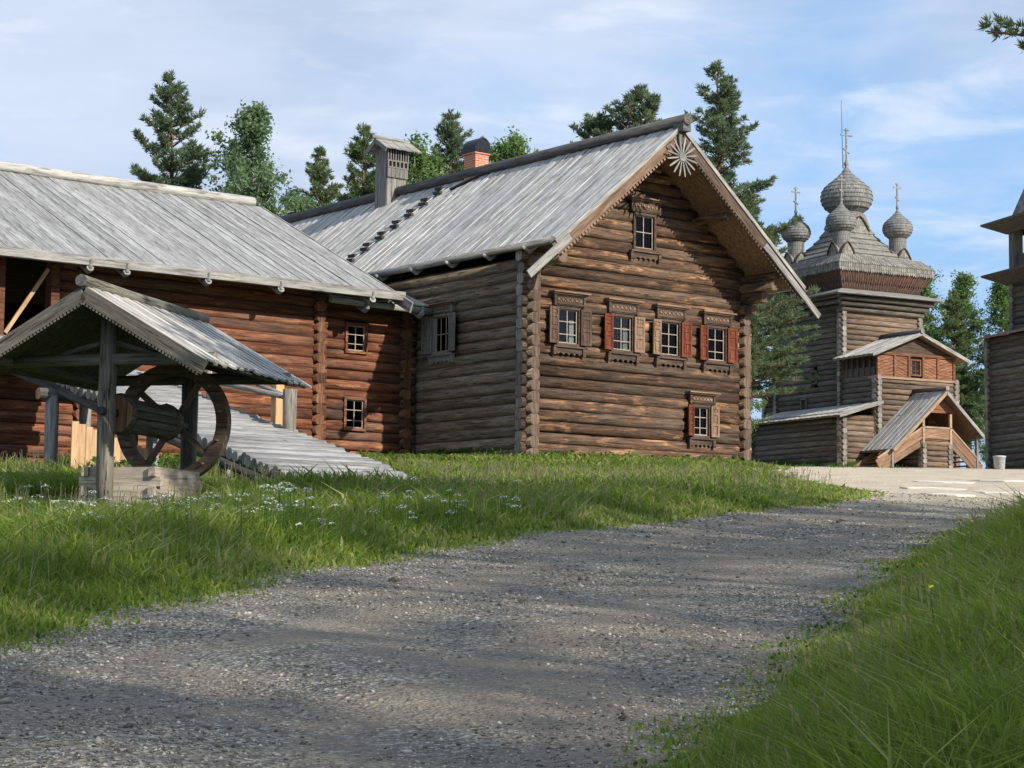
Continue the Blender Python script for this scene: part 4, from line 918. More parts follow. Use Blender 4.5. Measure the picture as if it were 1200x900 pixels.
def pyr(z0, e0, z1, e1):
    a = [(1 - e0, -5.6 - e0, z0), (5.6 + e0, -5.6 - e0, z0), (5.6 + e0, -.55 + e0, z0), (1 - e0, -.55 + e0, z0)]; b_ = [(1 - e1, -5.6 - e1, z1), (5.6 + e1, -5.6 - e1, z1), (5.6 + e1, -.55 + e1, z1), (1 - e1, -.55 + e1, z1)]
    return a + b_, [(0, 1, 5, 4), (1, 2, 6, 5), (2, 3, 7, 6), (3, 0, 4, 7)]
for z0 in (8.0, 10.3):
    mb = MB(); v, f = pyr(z0, .25, z0 + .42, 1.05); mb.add(v, f); v, f = pyr(z0 + .42, 1.05, z0 + .50, 1.07); mb.add(v, f); v, f = pyr(z0 + .50, 1.07, z0 + .72, .0); mb.add(v, f); mb.build('eave_roof', 'log_dark', bell)
for (x, y) in ((1.05, -.62), (1.05, -2.2), (1.05, -3.9), (1.05, -5.5), (5.5, -.62), (5.5, -5.5), (3.2, -.62)): MB().rng(x - .22, x + .22, y - .22, y + .22, 8.6, 10.4).build('post', 'well_grey_z', bell)
mb = MB(); v, f = pyr(8.6, -.03, 9.35, -.03); mb.add(v, f); mb.build('parapet', 'log_dark', bell)
mb = MB(); mb.add([(.9, -5.7, 11.0), (5.7, -5.7, 11.0), (5.7, -.45, 11.0), (.9, -.45, 11.0), (3.3, -3.1, 18.5)], [(0, 1, 4), (1, 2, 4), (2, 3, 4), (3, 0, 4)]); mb.build('tent_roof', 'shingle_flat', bell)
# small things in the yard
bn = lathe('rubbish_bin', [(.17, 0), (.20, .02), (.23, .46), (.25, .47), (.25, .52), (.20, .53), (.18, .30)], 'bin_grey', None, (18.62, 78.0, g(18.62, 78.0)), 18, True)
tag(bn, 'small pale grey bin standing at the foot of the bell tower', 'bin')
pn = empty('white_panel', (13.75, 121.0, g(13.75, 121.0)), 20, 'white painted panel seen between farmhouse corner and church', 'panel')
MB().rng(-1.0, 1.6, -.03, .03, .35, 2.0).build('sheet', 'white_paint', pn)
for x in (-.9, .3, 1.5): MB().rng(x - .05, x + .05, .031, .13, -.2, 2.05).build('post', 'trim_grey_z', pn)

# ================================================================== TREES
def needle_mesh(name, tufts, dirs, n, ln, wd, mat, seed):
    r = np.random.RandomState(seed); T = np.repeat(tufts, n, 0); D = np.repeat(dirs, n, 0)
    d = D + r.normal(0, .55, D.shape); d /= np.linalg.norm(d, axis=1)[:, None]
    l = ln * r.uniform(.6, 1.15, len(T)); s = np.cross(d, r.normal(0, 1, d.shape)); s /= np.linalg.norm(s, axis=1)[:, None] + 1e-9
    b0 = T + d * (l * .08)[:, None]; tip = T + d * l[:, None]; w = wd * r.uniform(.7, 1.2, len(T))
    mid = T + d * (l * .5)[:, None]
    V = np.stack([b0, mid + s * w[:, None], tip, mid - s * w[:, None]], 1).reshape(-1, 3)
    return np_mesh(name, V, 4, mat)
def np_mesh(name, V, k, mat, tone=None):
    nf = len(V) // k; me = bpy.data.meshes.new(name)
    me.vertices.add(len(V)); me.vertices.foreach_set('co', V.astype(np.float32).ravel())
    me.loops.add(nf * k); me.loops.foreach_set('vertex_index', np.arange(nf * k, dtype=np.int32))
    me.polygons.add(nf); me.polygons.foreach_set('loop_start', np.arange(0, nf * k, k, dtype=np.int32)); me.polygons.foreach_set('loop_total', np.full(nf, k, np.int32))
    me.materials.append(MATS[mat]); me.update(calc_edges=True)
    if tone is not None:
        a = me.attributes.new('tone', 'FLOAT', 'POINT'); a.data.foreach_set('value', tone.astype(np.float32))
    return me
def pine_meshes(H, hb, R, seed, mat='needles', ln=.30, wd=.028, dens=1.0, n=13, shape=.85, rise=.35):
    r = random.Random(seed); tufts = []; dirs = []; mb = MB()
    lean = (r.uniform(-.02, .02), r.uniform(-.02, .02))
    def ax(z): return Vector((lean[0] * z + .06 * math.sin(z * .5 + seed), lean[1] * z, z))
    zz = [H * i / 10 for i in range(11)]
    for a, b_ in zip(zz[:-1], zz[1:]): mb.tube(ax(a - (.6 if a == 0 else 0)), ax(b_), .17 * (1 - a / H) + .02, .17 * (1 - b_ / H) + .015, 8)
    z = hb
    while z < H - .25:
        t_ = (z - hb) / (H - hb); rad = R * ((1 - t_) ** shape) * (1 if t_ > .12 else .65 + 3 * t_) + .12
        for k in range(r.randint(4, 6)):
            a = r.uniform(0, 6.283); l = rad * r.uniform(.45, 1.12); el = rise * (.5 + t_) + r.uniform(-.25, .25)
            d = Vector((math.cos(a) * math.cos(el), math.sin(a) * math.cos(el), math.sin(el))); p = ax(z)
            q = p + d * l + Vector((0, 0, .12 * l)); mb.tube(p, q, .025 + .012 * l, .008, 4)
            m_ = max(2, int(l / .15 * dens))
            for j in range(m_):
                u = .30 + .70 * (j + r.random()) / m_; c = p.lerp(q, u)
                side = Vector((-math.sin(a), math.cos(a), 0)) * r.choice((-1, 1)) * r.uniform(.05, .42) * l * (1.15 - u) 
                for s_ in range(2):
                    cc_ = c + side * (s_ + .3) * .7 + Vector((0, 0, r.uniform(-.04, .12)))
                    tufts.append(cc_); dd = (d * .6 + side.normalized() * .5 + Vector((0, 0, .75))).normalized(); dirs.append(dd)
        z += r.uniform(.22, .42)
    for k in range(5): tufts.append(ax(H - .08 * k)); dirs.append((0, 0, 1))
    tufts = np.array([tuple(p) for p in tufts]); dirs = np.array([tuple(p) for p in dirs])
    return mk_mesh('trunk', mb.v, mb.f, 'bark_pine', smooth=True), needle_mesh('crown', tufts, dirs, n, ln, wd, mat, seed)
def leaf_tree_meshes(H, hb, R, seed, mat='leaves', leaf=.10, nleaf=9000, bark='bark_birch', droop=.0, power=.7):
    r = random.Random(seed); R2 = np.random.RandomState(seed); mb = MB(); cl = []
    def ax(z): return Vector((.10 * math.sin(z * .4 + seed), .08 * math.cos(z * .3 + seed), z))
    zz = [H * .96 * i / 9 for i in range(10)]
    for a, b_ in zip(zz[:-1], zz[1:]): mb.tube(ax(a - (.5 if a == 0 else 0)), ax(b_), .15 * (1 - a / H) + .015, .15 * (1 - b_ / H) + .012, 8)
    z = hb
    while z < H:
        t_ = (z - hb) / (H - hb); rad = R * (math.sin(math.pi * min(.98, .12 + .88 * t_ ** power)) * .85 + .2)
        for k in range(3):
            a = r.uniform(0, 6.283); l = rad * r.uniform(.4, 1.1); el = r.uniform(.15, .95)
            d = Vector((math.cos(a) * math.cos(el), math.sin(a) * math.cos(el), math.sin(el))); p = ax(min(z, H * .95)); q = p + d * l
            mb.tube(p, q, .02 + .01 * l, .006, 4)
            for j in range(4):
                u = r.uniform(.35, 1.05); c = p.lerp(q, u) + Vector((r.uniform(-.2, .2), r.uniform(-.2, .2), r.uniform(-.25, .2) - droop * u))
                cl.append((tuple(c), r.uniform(.16, .38)))
        z += r.uniform(.16, .34)
    C_ = np.array([c for c, _ in cl]); Rr = np.array([x for _, x in cl]); idx = R2.randint(0, len(C_), nleaf)
    P = C_[idx] + R2.normal(0, 1, (nleaf, 3)) * Rr[idx][:, None] * .55
    nrm = R2.normal(0, 1, (nleaf, 3)) + np.array([0, 0, .6]); nrm /= np.linalg.norm(nrm, axis=1)[:, None]
    u = np.cross(nrm, R2.normal(0, 1, (nleaf, 3))); u /= np.linalg.norm(u, axis=1)[:, None]; w = np.cross(nrm, u)
    s = leaf * R2.uniform(.6, 1.2, nleaf)[:, None]
    V = np.stack([P - u * s, P - w * s * .6, P + u * s, P + w * s * .6], 1).reshape(-1, 3)
    return mk_mesh('trunk', mb.v, mb.f, bark, smooth=True), np_mesh('crown', V, 4, mat)
def plant_tree(name, meshes, x, y, sc, rz_, label, cat, group=None, z=None):
    o = empty(name, (x, y, (g(x, y) if z is None else z)), 0, label, cat, group); o.rotation_euler = (0, 0, rz_); o.scale = (sc if isinstance(sc, tuple) else (sc, sc, sc))
    link('trunk', meshes[0], o); link('crown', meshes[1], o); return o
PA = pine_meshes(16, 4.0, 3.5, 3, 'needles_blue', .27, .024, 1.45, 10, .72); PB = pine_meshes(16, 3.0, 3.0, 5, 'needles', .27, .024, 1.45, 10, .72); PC = pine_meshes(18, 3.0, 4.2, 9, 'needles_blue', .27, .024, 1.4, 10, .8)
PD = pine_meshes(15, 4.5, 3.2, 14, 'needles_blue', .27, .024, 1.45, 10, .55)
LA = leaf_tree_meshes(14, 3.0, 2.7, 21, 'leaves', .085, 26000); LB = leaf_tree_meshes(12, 1.5, 3.0, 33, 'leaves_bright', .08, 22000); LC = leaf_tree_meshes(14, 2.0, 2.0, 44, 'leaves_bright', .08, 17000)
GB = 'trees behind the farmhouse roofs'
def top(meshH, x, y, ztop): return (ztop - g(x, y)) / meshH
for nm, ms, mh, x, y, zt_, rz_, sx_, lb, ct in (
    ('pine_tree', PA, 16, -14.3, 85, 22.7, .3, 1.0, 'broad pine rising behind the left end of the barn roof', 'pine'),
    ('birch_tree', LA, 14, -10.6, 82, 20.8, 1.0, .95, 'pale green birch right of the broad pine behind the barn', 'birch'),
    ('birch_tree', LA, 14, -9.0, 86, 17.8, 2.7, .8, 'shorter birch top just left of the slim pine by the vent tower', 'birch'),
    ('birch_tree', LA, 14, -10.0, 92, 19.0, 4.0, .9, 'birch crown low between the pale birch and the slim pine', 'birch'),
    ('leafy_tree', LB, 12, -7.7, 95, 19.6, 5.0, .9, 'dark leafy crown low between the slim pine and the vent tower pine', 'tree'),
    ('leafy_tree', LB, 12, -12.4, 92, 19.6, 2.0, .9, 'leafy crown low between the broad pine and the pale birch', 'tree'),
    ('pine_tree', PB, 16, -8.5, 90, 20.7, 2.0, 1.0, 'slim short pine top left of the vent tower', 'pine'),
    ('pine_tree', PB, 16, -6.9, 91, 21.9, 4.1, 1.1, 'dense pine directly behind the wooden vent tower', 'pine'),
    ('leafy_tree', LB, 12, -4.55, 93, 21.6, .6, 1.1, 'round green deciduous crown between vent tower and pine', 'tree'),
    ('pine_tree', PA, 16, -3.0, 96, 23.8, 5.2, 1.05, 'tall pine top just left of the brick chimney', 'pine'),
    ('pine_tree', PB, 16, -1.55, 99, 23.2, .9, .6, 'thin pine tip showing right behind the brick chimney', 'pine'),
    ('leafy_tree', LB, 12, -.05, 97, 22.9, 3.5, .85, 'bright rounded tree right of the brick chimney', 'tree'),
    ('pine_tree', PD, 15, 4.4, 100, 24.6, 1.2, 1.05, 'pine with blunt top behind the roof left of the gable peak', 'pine'),
    ('pine_tree', PD, 15, 5.9, 99, 25.6, 3.4, 1.1, 'second blunt pine nearer the gable peak behind the ridge', 'pine'),
    ('pine_tree', PC, 18, 9.0, 89, 24.5, .2, 1.15, 'tall pine with high spire behind the gable of the farmhouse', 'pine'),
    ('pine_tree', PA, 16, 10.6, 93, 19.3, 2.2, 1.35, 'pine boughs showing between farmhouse corner and church wall', 'pine'),
    ('leafy_tree', LB, 12, 11.6, 106, 16.0, 1.4, .9, 'low leafy tree under the eave between farmhouse and church', 'tree')):
    s_ = top(mh, x, y, zt_); plant_tree(nm, ms, x, y, (s_ * sx_ / .95, s_ * sx_ / .95, s_), rz_, lb, ct, GB)
GF = 'forest edge behind the church'
k = 0
for x, y, zt_, ms, mh, ct, lb in (
    (25.2, 131, 19.5, LB, 12, 'tree', 'bushy tree against the right wall of the church'),
    (26.6, 133, 22.0, LB, 12, 'tree', 'light green tree top right of the church eave'),
    (28.2, 130, 20.4, PB, 16, 'pine', 'dark pine filling the gap behind the church porch'),
    (29.9, 134, 22.4, LC, 14, 'birch', 'tall slender birch midway between church and bell tower'),
    (31.6, 131, 21.4, LC, 14, 'birch', 'birch close left of the bell tower roofs'),
    (27.3, 127, 16.6, PB, 16, 'pine', 'lower pine right behind the church entrance hall'),
    (30.4, 127, 17.3, PD, 15, 'pine', 'lower pine just left of the bell tower wall'),
    (33.4, 134, 22.5, PC, 18, 'pine', 'pine mostly hidden behind the bell tower'),
    (24.0, 138, 20.0, LC, 14, 'birch', 'birch standing behind the church tower body'),
    (32.4, 124, 15.5, LB, 12, 'tree', 'low dark bushy tree behind the lower bell tower roof'),
    (28.8, 123, 14.0, LB, 12, 'tree', 'shrubby tree above the right slope of the stair porch'),
    (36.0, 132, 21.0, LA, 14, 'birch', 'birch right beyond the bell tower')):
    s_ = top(mh, x, y, zt_); plant_tree('pine_tree' if ct == 'pine' else 'birch_tree' if ct == 'birch' else 'leafy_tree', ms, x, y, (s_ * 1.25, s_ * 1.25, s_), k * 1.7, lb, ct, GF); k += 1
# pine beside the road whose bough hangs into the top right corner
PN = pine_meshes(15, 5.6, 3.6, 77, 'needles', .13, .010, 2.2, 18, .45, .06)
plant_tree('pine_tree', PN, 7.7, 22.3, (1, 1, 1.0), 2.1, 'near pine whose bough hangs into the top right corner', 'pine')
# trees beside the road, right of and behind the viewer: they shade the gravel
GS = 'roadside trees shading the gravel'
LT = leaf_tree_meshes(12, 1.5, 3.0, 61, 'leaves_bright', .05, 10500)
rows_ = []
for k_ in range(11):
    u_ = 2.0 + 2.7 * k_; tc_ = float(np.interp(u_, [6, 12.2, 19.4, 26.7], [6.8, 10.3, 14.2, 16.6])) - 27 + (k_ % 2) * 2.0
    rows_.append((u_ * .656 - tc_ * .755, u_ * .755 + tc_ * .656, 20.0 + 1.0 * (k_ % 3), LT, 12))
for i, (x, y, h_, ms, mh) in enumerate(rows_):
    s_ = h_ / mh; lf = ms is LT
    plant_tree('leafy_tree' if lf else 'pine_tree', ms, x, y, (s_ * .95, s_ * .95, s_), i * 1.3, ('leafy' if lf else 'pine') + ' tree beside the road out of view to the right', 'tree' if lf else 'pine', GS + (' (leafy)' if lf else ' (pines)'))

# ================================================================== GROUND COVER
def to_house(x, y):
    c, s = math.cos(math.radians(HD)), math.sin(math.radians(HD)); dx, dy = x - HX, y - HY
    return c * dx + s * dy, -s * dx + c * dy
def to_well(x, y):
    a = math.radians(-15.06); c, s = math.cos(a), math.sin(a); dx, dy = x - wx, y - wy
    return c * dx + s * dy, -s * dx + c * dy
def free(x, y):
    hx, hy = to_house(x, y); ux, uy = to_well(x, y)
    ok = ~((hx > -.2) & (hx < Wd + .2) & (hy > -.15)) & ~((hx < .1) & (hy > 4.75)) & ~((hx > RX0 - .1) & (hx < RX1 + .15) & (hy > RY0 + .1) & (hy < 5))
    ok &= ~((ux > -.45) & (ux < .85) & (uy > .85) & (uy < 2.55))
    return ok
def sample(n, y0, y1, p=1.0):
    y = (y0 ** (1 - p) + nr.rand(n) * (y1 ** (1 - p) - y0 ** (1 - p))) ** (1 / (1 - p)) if p != 1 else y0 * (y1 / y0) ** nr.rand(n)
    x = (nr.rand(n) * 2 - 1) * (.285 * y + 1.2); return x, y
def vnoise(x, y, s, seed):
    return (np.sin(x * s + seed) * np.cos(y * s * .8 + seed * 2.1) + np.sin(x * s * 2.3 + y * s * 1.7 + seed) * .6 + np.sin(y * s * 3.1 - x * s * 2.7) * .4) / 2
def edge_dist(x, y): return np.where(x < (xl(y) + xr(y)) / 2, xl(y) - x, x - xr(y))     # >0 outside the road
x, y = sample(1500000, 6.0, 62, .62)
ed = edge_dist(x, y); right = x > (xl(y) + xr(y)) / 2
keep = (ed > -.25) & free(x, y) & (nr.rand(len(x)) < np.clip((ed + .3) / .8, 0, 1) ** 1.5 + .02 * (ed > -.25))
keep &= ~(right & (y > 46)); keep &= ~((x > 6.0) & (y > 40) & ~right & (nr.rand(len(x)) < .5))
x, y, ed, right = x[keep], y[keep], ed[keep], right[keep]
if len(x) > 330000: s_ = nr.choice(len(x), 330000, False); x, y, ed, right = x[s_], y[s_], ed[s_], right[s_]
n = len(x); z = g_np(x, y)
tall = np.where(right, .52, np.where(y < 33, .44, np.where(y < 42, .30, .22))) * (1 + .35 * vnoise(x, y, .8, 1.0))
hgt = (.05 + (tall - .05) * np.clip((ed - .1) / np.where(right, 1.2, 1.7), 0, 1)) * nr.uniform(.45, 1.2, n)
ux, uy = to_well(x, y); nw = (np.abs(ux - .3) < 2.2) & (uy > -1.6) & (uy < 4.5); hgt = np.where(nw, hgt * .25, hgt); nf = (np.abs(ux - .6) < 3.0) & (uy > -7.5) & (uy <= -1.6); hgt = np.where(nf, hgt * .5, hgt)
hx_, hy_ = to_house(x, y); nr_ = (hx_ > -15.5) & (hx_ < -10.6) & (hy_ > -16.5) & (hy_ < -10.0); hgt = np.where(nr_, hgt * .28, hgt)
long_ = (nr.rand(n) < .10) & (ed > .6); hgt = np.where(long_, hgt * 1.35, hgt)
az = nr.rand(n) * 6.283; bend = hgt * np.where(long_, nr.uniform(.5, 1.1, n), nr.uniform(.15, .75, n)); w = (.0052 * (y / 9) ** .85 * nr.uniform(.6, 1.6, n) + .0012) * np.where(long_, 1.25, 1)
dx, dy = np.cos(az), np.sin(az); fx, fy = nr.normal(0, 1, n), nr.normal(0, .4, n); fl = np.hypot(fx, fy) + 1e-6; sxv, syv = fx / fl * w, fy / fl * w
def P3(px, py, pz): return np.stack([px, py, pz], 1)
b0 = P3(x - sxv, y - syv, z - .02); b1 = P3(x + sxv, y + syv, z - .02)
mxp, myp, mz = x + dx * bend * .3, y + dy * bend * .3, z + hgt * .6
m0 = P3(mxp - sxv * .8, myp - syv * .8, mz); m1_ = P3(mxp + sxv * .8, myp + syv * .8, mz); tp = P3(x + dx * bend, y + dy * bend, z + hgt * (1 - .25 * bend / hgt))
V = np.stack([b0, b1, m1_, m0, tp], 1).reshape(-1, 3)
me = bpy.data.meshes.new('grass'); me.vertices.add(n * 5); me.vertices.foreach_set('co', V.astype(np.float32).ravel())
i5 = np.arange(n) * 5
quad = np.stack([i5, i5 + 1, i5 + 2, i5 + 3], 1); tri = np.stack([i5 + 3, i5 + 2, i5 + 4], 1)
me.loops.add(n * 7); me.loops.foreach_set('vertex_index', np.concatenate([quad.ravel(), tri.ravel()]).astype(np.int32))
me.polygons.add(2 * n); me.polygons.foreach_set('loop_start', np.concatenate([np.arange(n) * 4, 4 * n + np.arange(n) * 3]).astype(np.int32)); me.polygons.foreach_set('loop_total', np.concatenate([np.full(n, 4), np.full(n, 3)]).astype(np.int32))
me.materials.append(MATS['grass']); me.update(calc_edges=True)
tone = np.clip(.16 * long_ + .50 + .28 * vnoise(x, y, .6, 4.0) + nr.normal(0, .25, n) + np.where(ed < .8, .18, 0), 0, 1)
me.attributes.new('tone', 'FLOAT', 'POINT').data.foreach_set('value', np.repeat(tone, 5).astype(np.float32))
tag(link('grass', me), 'meadow grass on both sides of the gravel road', 'grass', kind='stuff')
# seed heads on thin stems
def stems(x, y, h, head_l, head_w, matname, name, label, cat, stem_w=.0022):
    n = len(x); z = g_np(x, y); az = nr.rand(n) * 6.283; ln = h * nr.uniform(.05, .35, n); tx_, ty_ = x + np.cos(az) * ln, y + np.sin(az) * ln; tz = z + h
    sw = stem_w * (y / 9) ** .8
    V = np.stack([P3(x - sw, y, z), P3(x + sw, y, z), P3(tx_ + sw * .6, ty_, tz), P3(tx_ - sw * .6, ty_, tz)], 1).reshape(-1, 3)
    hw = head_w * (y / 12) ** .5; hl = head_l * nr.uniform(.7, 1.2, n)
    V2 = np.stack([P3(tx_, ty_, tz - hl * .1), P3(tx_ + hw, ty_, tz + hl * .35), P3(tx_ + np.cos(az) * hl * .4, ty_ + np.sin(az) * hl * .4, tz + hl * .9), P3(tx_ - hw, ty_, tz + hl * .3)], 1).reshape(-1, 3)
    V3 = np.stack([P3(tx_, ty_, tz - hl * .1), P3(tx_, ty_ + hw, tz + hl * .35), P3(tx_ + np.cos(az) * hl * .4, ty_ + np.sin(az) * hl * .4, tz + hl * .9), P3(tx_, ty_ - hw, tz + hl * .3)], 1).reshape(-1, 3)
    return tag(link(name, np_mesh(name, np.concatenate([V, V2, V3]), 4, matname)), label, cat, kind='stuff')
x, y = sample(30000, 7.0, 46, .8); ed = edge_dist(x, y); right = x > (xl(y) + xr(y)) / 2; ux, uy = to_well(x, y)
k_ = (ed > .8) & free(x, y) & ~((np.abs(ux) < 2) & (uy > -1.5) & (uy < 4)) & (nr.rand(len(x)) < np.where(right, .16, np.where(y > 25, .42, .12)) * (1 + vnoise(x, y, .5, 9))) & ~(right & (y > 45))
x, y, right = x[k_], y[k_], right[k_]
stems(x, y, np.where(right, .52, .40) * nr.uniform(.7, 1.15, len(x)), .09, .0045, 'seed_heads', 'grass_seed_heads', 'brownish grass seed heads standing above the meadow', 'seed heads')
# white umbel flowers and buttercups
def blossoms(pts, hts, rad, per, size, matname, name, label, flat=.35, stemmat='weeds'):
    V = []; St = []
    for (x0, y0), h_, in zip(pts, hts):
        z0 = g(x0, y0); c = Vector((x0 + rnd.uniform(-.05, .05), y0 + rnd.uniform(-.05, .05), z0 + h_)); sw = .004
        St += [(x0 - sw, y0, z0), (x0 + sw, y0, z0), (c.x + sw, c.y, c.z - .01), (c.x - sw, c.y, c.z - .01)]
        R0 = rad * rnd.uniform(.6, 1.2)
        for i in range(per):
            a = rnd.uniform(0, 6.283); r = R0 * math.sqrt(rnd.random()); p = c + Vector((r * math.cos(a), r * math.sin(a), -flat * r * r / R0 + rnd.uniform(-.01, .01)))
            s = size * rnd.uniform(.6, 1.2); tx1 = rnd.uniform(-.6, .6); ty1 = rnd.uniform(-.6, .6)
            V += [p + Vector((-s, 0, -s * tx1)), p + Vector((0, -s, -s * ty1)), p + Vector((s, 0, s * tx1)), p + Vector((0, s, s * ty1))]
    o = link(name, np_mesh(name, np.array([tuple(v) for v in V]), 4, matname)); tag(o, label, 'flowers', kind='stuff')
    st = link('stems', np_mesh('stems', np.array(St), 4, stemmat), o); st['kind'] = 'stuff'
    return o
pts = []; hts = []
for cx_, cy_, sp_, m_ in ((-2.45, 21.4, .22, 34), (-2.2, 22.1, .2, 10), (-3.4, 21.6, .25, 14), (-3.9, 22.0, .3, 16), (-4.5, 21.4, .25, 12), (-4.9, 22.4, .3, 12), (-5.2, 21.0, .2, 8), (-3.2, 20.4, .3, 9), (-4.2, 20.1, .4, 8), (-1.3, 23.6, .3, 14), (-.7, 24.5, .3, 12), (.1, 25.9, .25, 8), (-5.6, 24.2, .5, 10), (-1.9, 20.9, .2, 6)):
    for q_ in range(m_):
        x0, y0 = rnd.gauss(cx_, sp_), rnd.gauss(cy_, sp_ * 1.3)
        if edge_dist(np.array([x0]), np.array([y0]))[0] > .7: pts.append((x0, y0)); hts.append(rnd.uniform(.30, .62) if cx_ != -2.45 else rnd.uniform(.45, .78))
blossoms(pts, hts, .06, 18, .011, 'petal_white', 'white_wildflowers', 'white umbel wildflowers in the grass left of the road')
pts = []; hts = []
for i in range(120):
    if i < 45: x0, y0 = rnd.uniform(1.5, 6.0), rnd.uniform(9, 24); h_ = rnd.uniform(.3, .55)
    else: x0, y0 = rnd.uniform(-9, 5), rnd.uniform(24, 52); h_ = rnd.uniform(.2, .4)
    if edge_dist(np.array([x0]), np.array([y0]))[0] > .6 and free(np.array([x0]), np.array([y0]))[0]: pts.append((x0, y0)); hts.append(h_)
blossoms(pts, hts, .012, 5, .014, 'petal_yellow', 'yellow_buttercups', 'scattered yellow buttercups in the meadow grass')
# leafy weeds along walls and by the ramp
V = []
for (hx0, hx1, hy0, hy1, hh_, nn_) in ((-20, -14.6, 3.6, 4.5, .55, 900), (-11.3, -4, 3.7, 4.5, .35, 500), (-4, -.3, 4.2, 4.9, .3, 250), (-.7, -.25, .3, 4.5, .35, 300), (0, 7.6, -.7, -.25, .3, 350), (-16.2, -14.75, -9.5, -6.5, .5, 600), (-16.5, -14.6, -6, -3.5, .3, 300)):
    c, s = math.cos(math.radians(HD)), math.sin(math.radians(HD))
    for i in range(nn_):
        u, v_ = rnd.uniform(hx0, hx1), rnd.uniform(hy0, hy1); X_, Y_ = HX + c * u - s * v_, HY + s * u + c * v_
        p = Vector((X_, Y_, g(X_, Y_) + rnd.random() ** 1.3 * hh_)); d1 = Vector((rnd.gauss(0, 1), rnd.gauss(0, 1), rnd.gauss(.4, .6))).normalized() * rnd.uniform(.05, .10); d2 = d1.cross(Vector((rnd.gauss(0, 1), rnd.gauss(0, 1), rnd.gauss(0, 1)))).normalized() * .04
        V += [p - d1, p - d2, p + d1, p + d2]
tag(link('leafy_weeds', np_mesh('leafy_weeds', np.array([tuple(v) for v in V]), 4, 'weeds')), 'leafy green weeds growing along the log walls and ramp', 'weeds', kind='stuff')
x, y = sample(60000, 7.0, 40, .9); ed = edge_dist(x, y); k_ = (ed > -.08) & (ed < .8) & free(x, y) & (nr.rand(len(x)) < .5) & (vnoise(x, y, 2.2, 3.3) > -.25); x, y = x[k_], y[k_]
n = len(x); z = g_np(x, y) + nr.uniform(.01, .07, n); a = nr.rand(n) * 6.283; r_l = nr.uniform(.008, .02, n) * (y / 10) ** .35; c1_, s1_ = np.cos(a) * r_l, np.sin(a) * r_l; tz1, tz2 = nr.normal(0, .5, n) * r_l, nr.normal(0, .5, n) * r_l
V = np.stack([P3(x - c1_, y - s1_, z - tz1), P3(x + s1_ * .7, y - c1_ * .7, z - tz2), P3(x + c1_, y + s1_, z + tz1), P3(x - s1_ * .7, y + c1_ * .7, z + tz2)], 1).reshape(-1, 3)
tag(link('edge_clover', np_mesh('edge_clover', V, 4, 'weeds')), 'low clover leaves along both edges of the gravel', 'clover', kind='stuff')
V = []
def tuft(X_, Y_, m_, h_, spread):
    for i in range(m_):
        px_, py_ = X_ + rnd.gauss(0, spread), Y_ + rnd.gauss(0, spread); z0 = g(px_, py_); hh_ = h_ * rnd.uniform(.4, 1.2); dx_, dy_ = rnd.gauss(0, .3) * hh_, rnd.gauss(0, .3) * hh_; w_ = .02
        V.extend([(px_ - w_, py_, z0), (px_ + w_, py_, z0), (px_ + dx_ + w_ * .3, py_ + dy_, z0 + hh_), (px_ + dx_ - w_ * .3, py_ + dy_, z0 + hh_)])
for i in range(46):
    c_, s_ = math.cos(math.radians(28)), math.sin(math.radians(28)); u = rnd.choice((-2.55, -2.7)) ; v_ = rnd.uniform(-3.2, 5.2)
    if i % 3 == 0: u, v_ = rnd.uniform(-2.4, -.4), -3.35
    tuft(17.81 + c_ * u - s_ * v_, 110 + s_ * u + c_ * v_, 14, .35, .18)
for i in range(8): tuft(rnd.uniform(10.5, 14), rnd.uniform(70, 100), 14, .14, .4)
tag(link('yard_tufts', np_mesh('yard_tufts', np.array(V), 4, 'weeds')), 'sparse grass tufts in the sandy yard and at the church foot', 'grass tufts', kind='stuff')
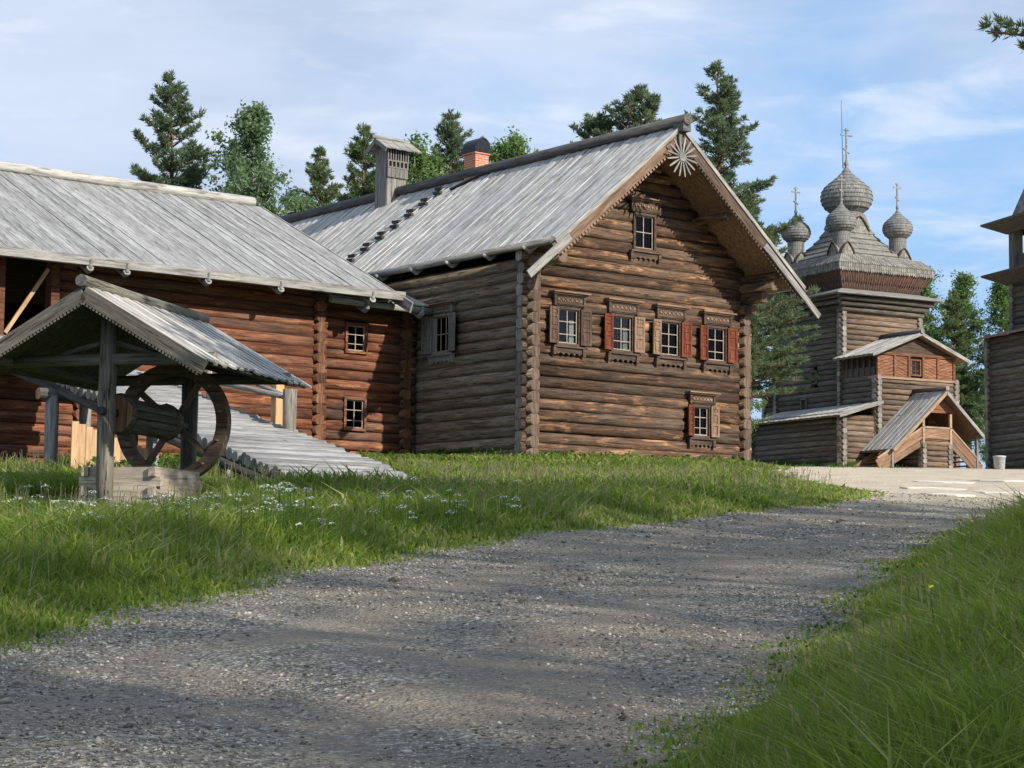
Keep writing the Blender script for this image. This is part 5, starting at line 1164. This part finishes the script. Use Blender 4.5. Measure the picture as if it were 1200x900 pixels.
# loose stones on the road
x, y = sample(260000, 6.5, 38, 1.1); lx_, rx_ = xl(y), xr(y); ac_ = (x - lx_ + .35) / (rx_ - lx_ + .7); trk = np.exp(-((ac_ - .34) / .07) ** 2) + np.exp(-((ac_ - .66) / .07) ** 2)
k_ = (x > lx_ - .1) & (x < rx_ + .15) & (nr.rand(len(x)) > .75 * trk) & (nr.rand(len(x)) < .5 + .6 * vnoise(x * .7, y * .45, 1.1, 2.0)); x, y = x[k_][:80000], y[k_][:80000]
n = len(x); s = (.0045 + .0105 * nr.rand(n) ** 3.0) * (y / 9) ** .45; big = nr.rand(n) < .012; s = np.where(big, s * nr.uniform(1.5, 2.6, n), s); z = g_np(x, y) + .012 + s * .15
base = np.array([(1, 0, 0), (0, 1, 0), (-1, 0, 0), (0, -1, 0), (0, 0, 1), (.0, 0, -1)], float)
V = base[None] * (s[:, None, None] * nr.uniform(.65, 1.35, (n, 6, 1))) + nr.normal(0, .22, (n, 6, 3)) * s[:, None, None]
a = nr.rand(n) * 6.283; ca, sa = np.cos(a)[:, None], np.sin(a)[:, None]; vx = V[:, :, 0] * ca - V[:, :, 1] * sa; vy = V[:, :, 0] * sa + V[:, :, 1] * ca
V = np.stack([vx + x[:, None], vy + y[:, None], V[:, :, 2] * .62 + z[:, None]], 2).reshape(-1, 3)
tri = np.array([(0, 1, 4), (1, 2, 4), (2, 3, 4), (3, 0, 4), (1, 0, 5), (2, 1, 5), (3, 2, 5), (0, 3, 5)]); F = (tri[None] + (np.arange(n) * 6)[:, None, None]).reshape(-1, 3)
me = bpy.data.meshes.new('gravel_stones'); me.vertices.add(len(V)); me.vertices.foreach_set('co', V.astype(np.float32).ravel()); me.loops.add(len(F) * 3); me.loops.foreach_set('vertex_index', F.ravel().astype(np.int32))
me.polygons.add(len(F)); me.polygons.foreach_set('loop_start', np.arange(0, len(F) * 3, 3, dtype=np.int32)); me.polygons.foreach_set('loop_total', np.full(len(F), 3, np.int32)); me.materials.append(MATS['stones']); me.update(calc_edges=True)
me.attributes.new('tone', 'FLOAT', 'POINT').data.foreach_set('value', np.repeat(nr.rand(n), 6).astype(np.float32))
tag(link('gravel_stones', me), 'loose grey gravel stones strewn over the road', 'gravel', kind='stuff')
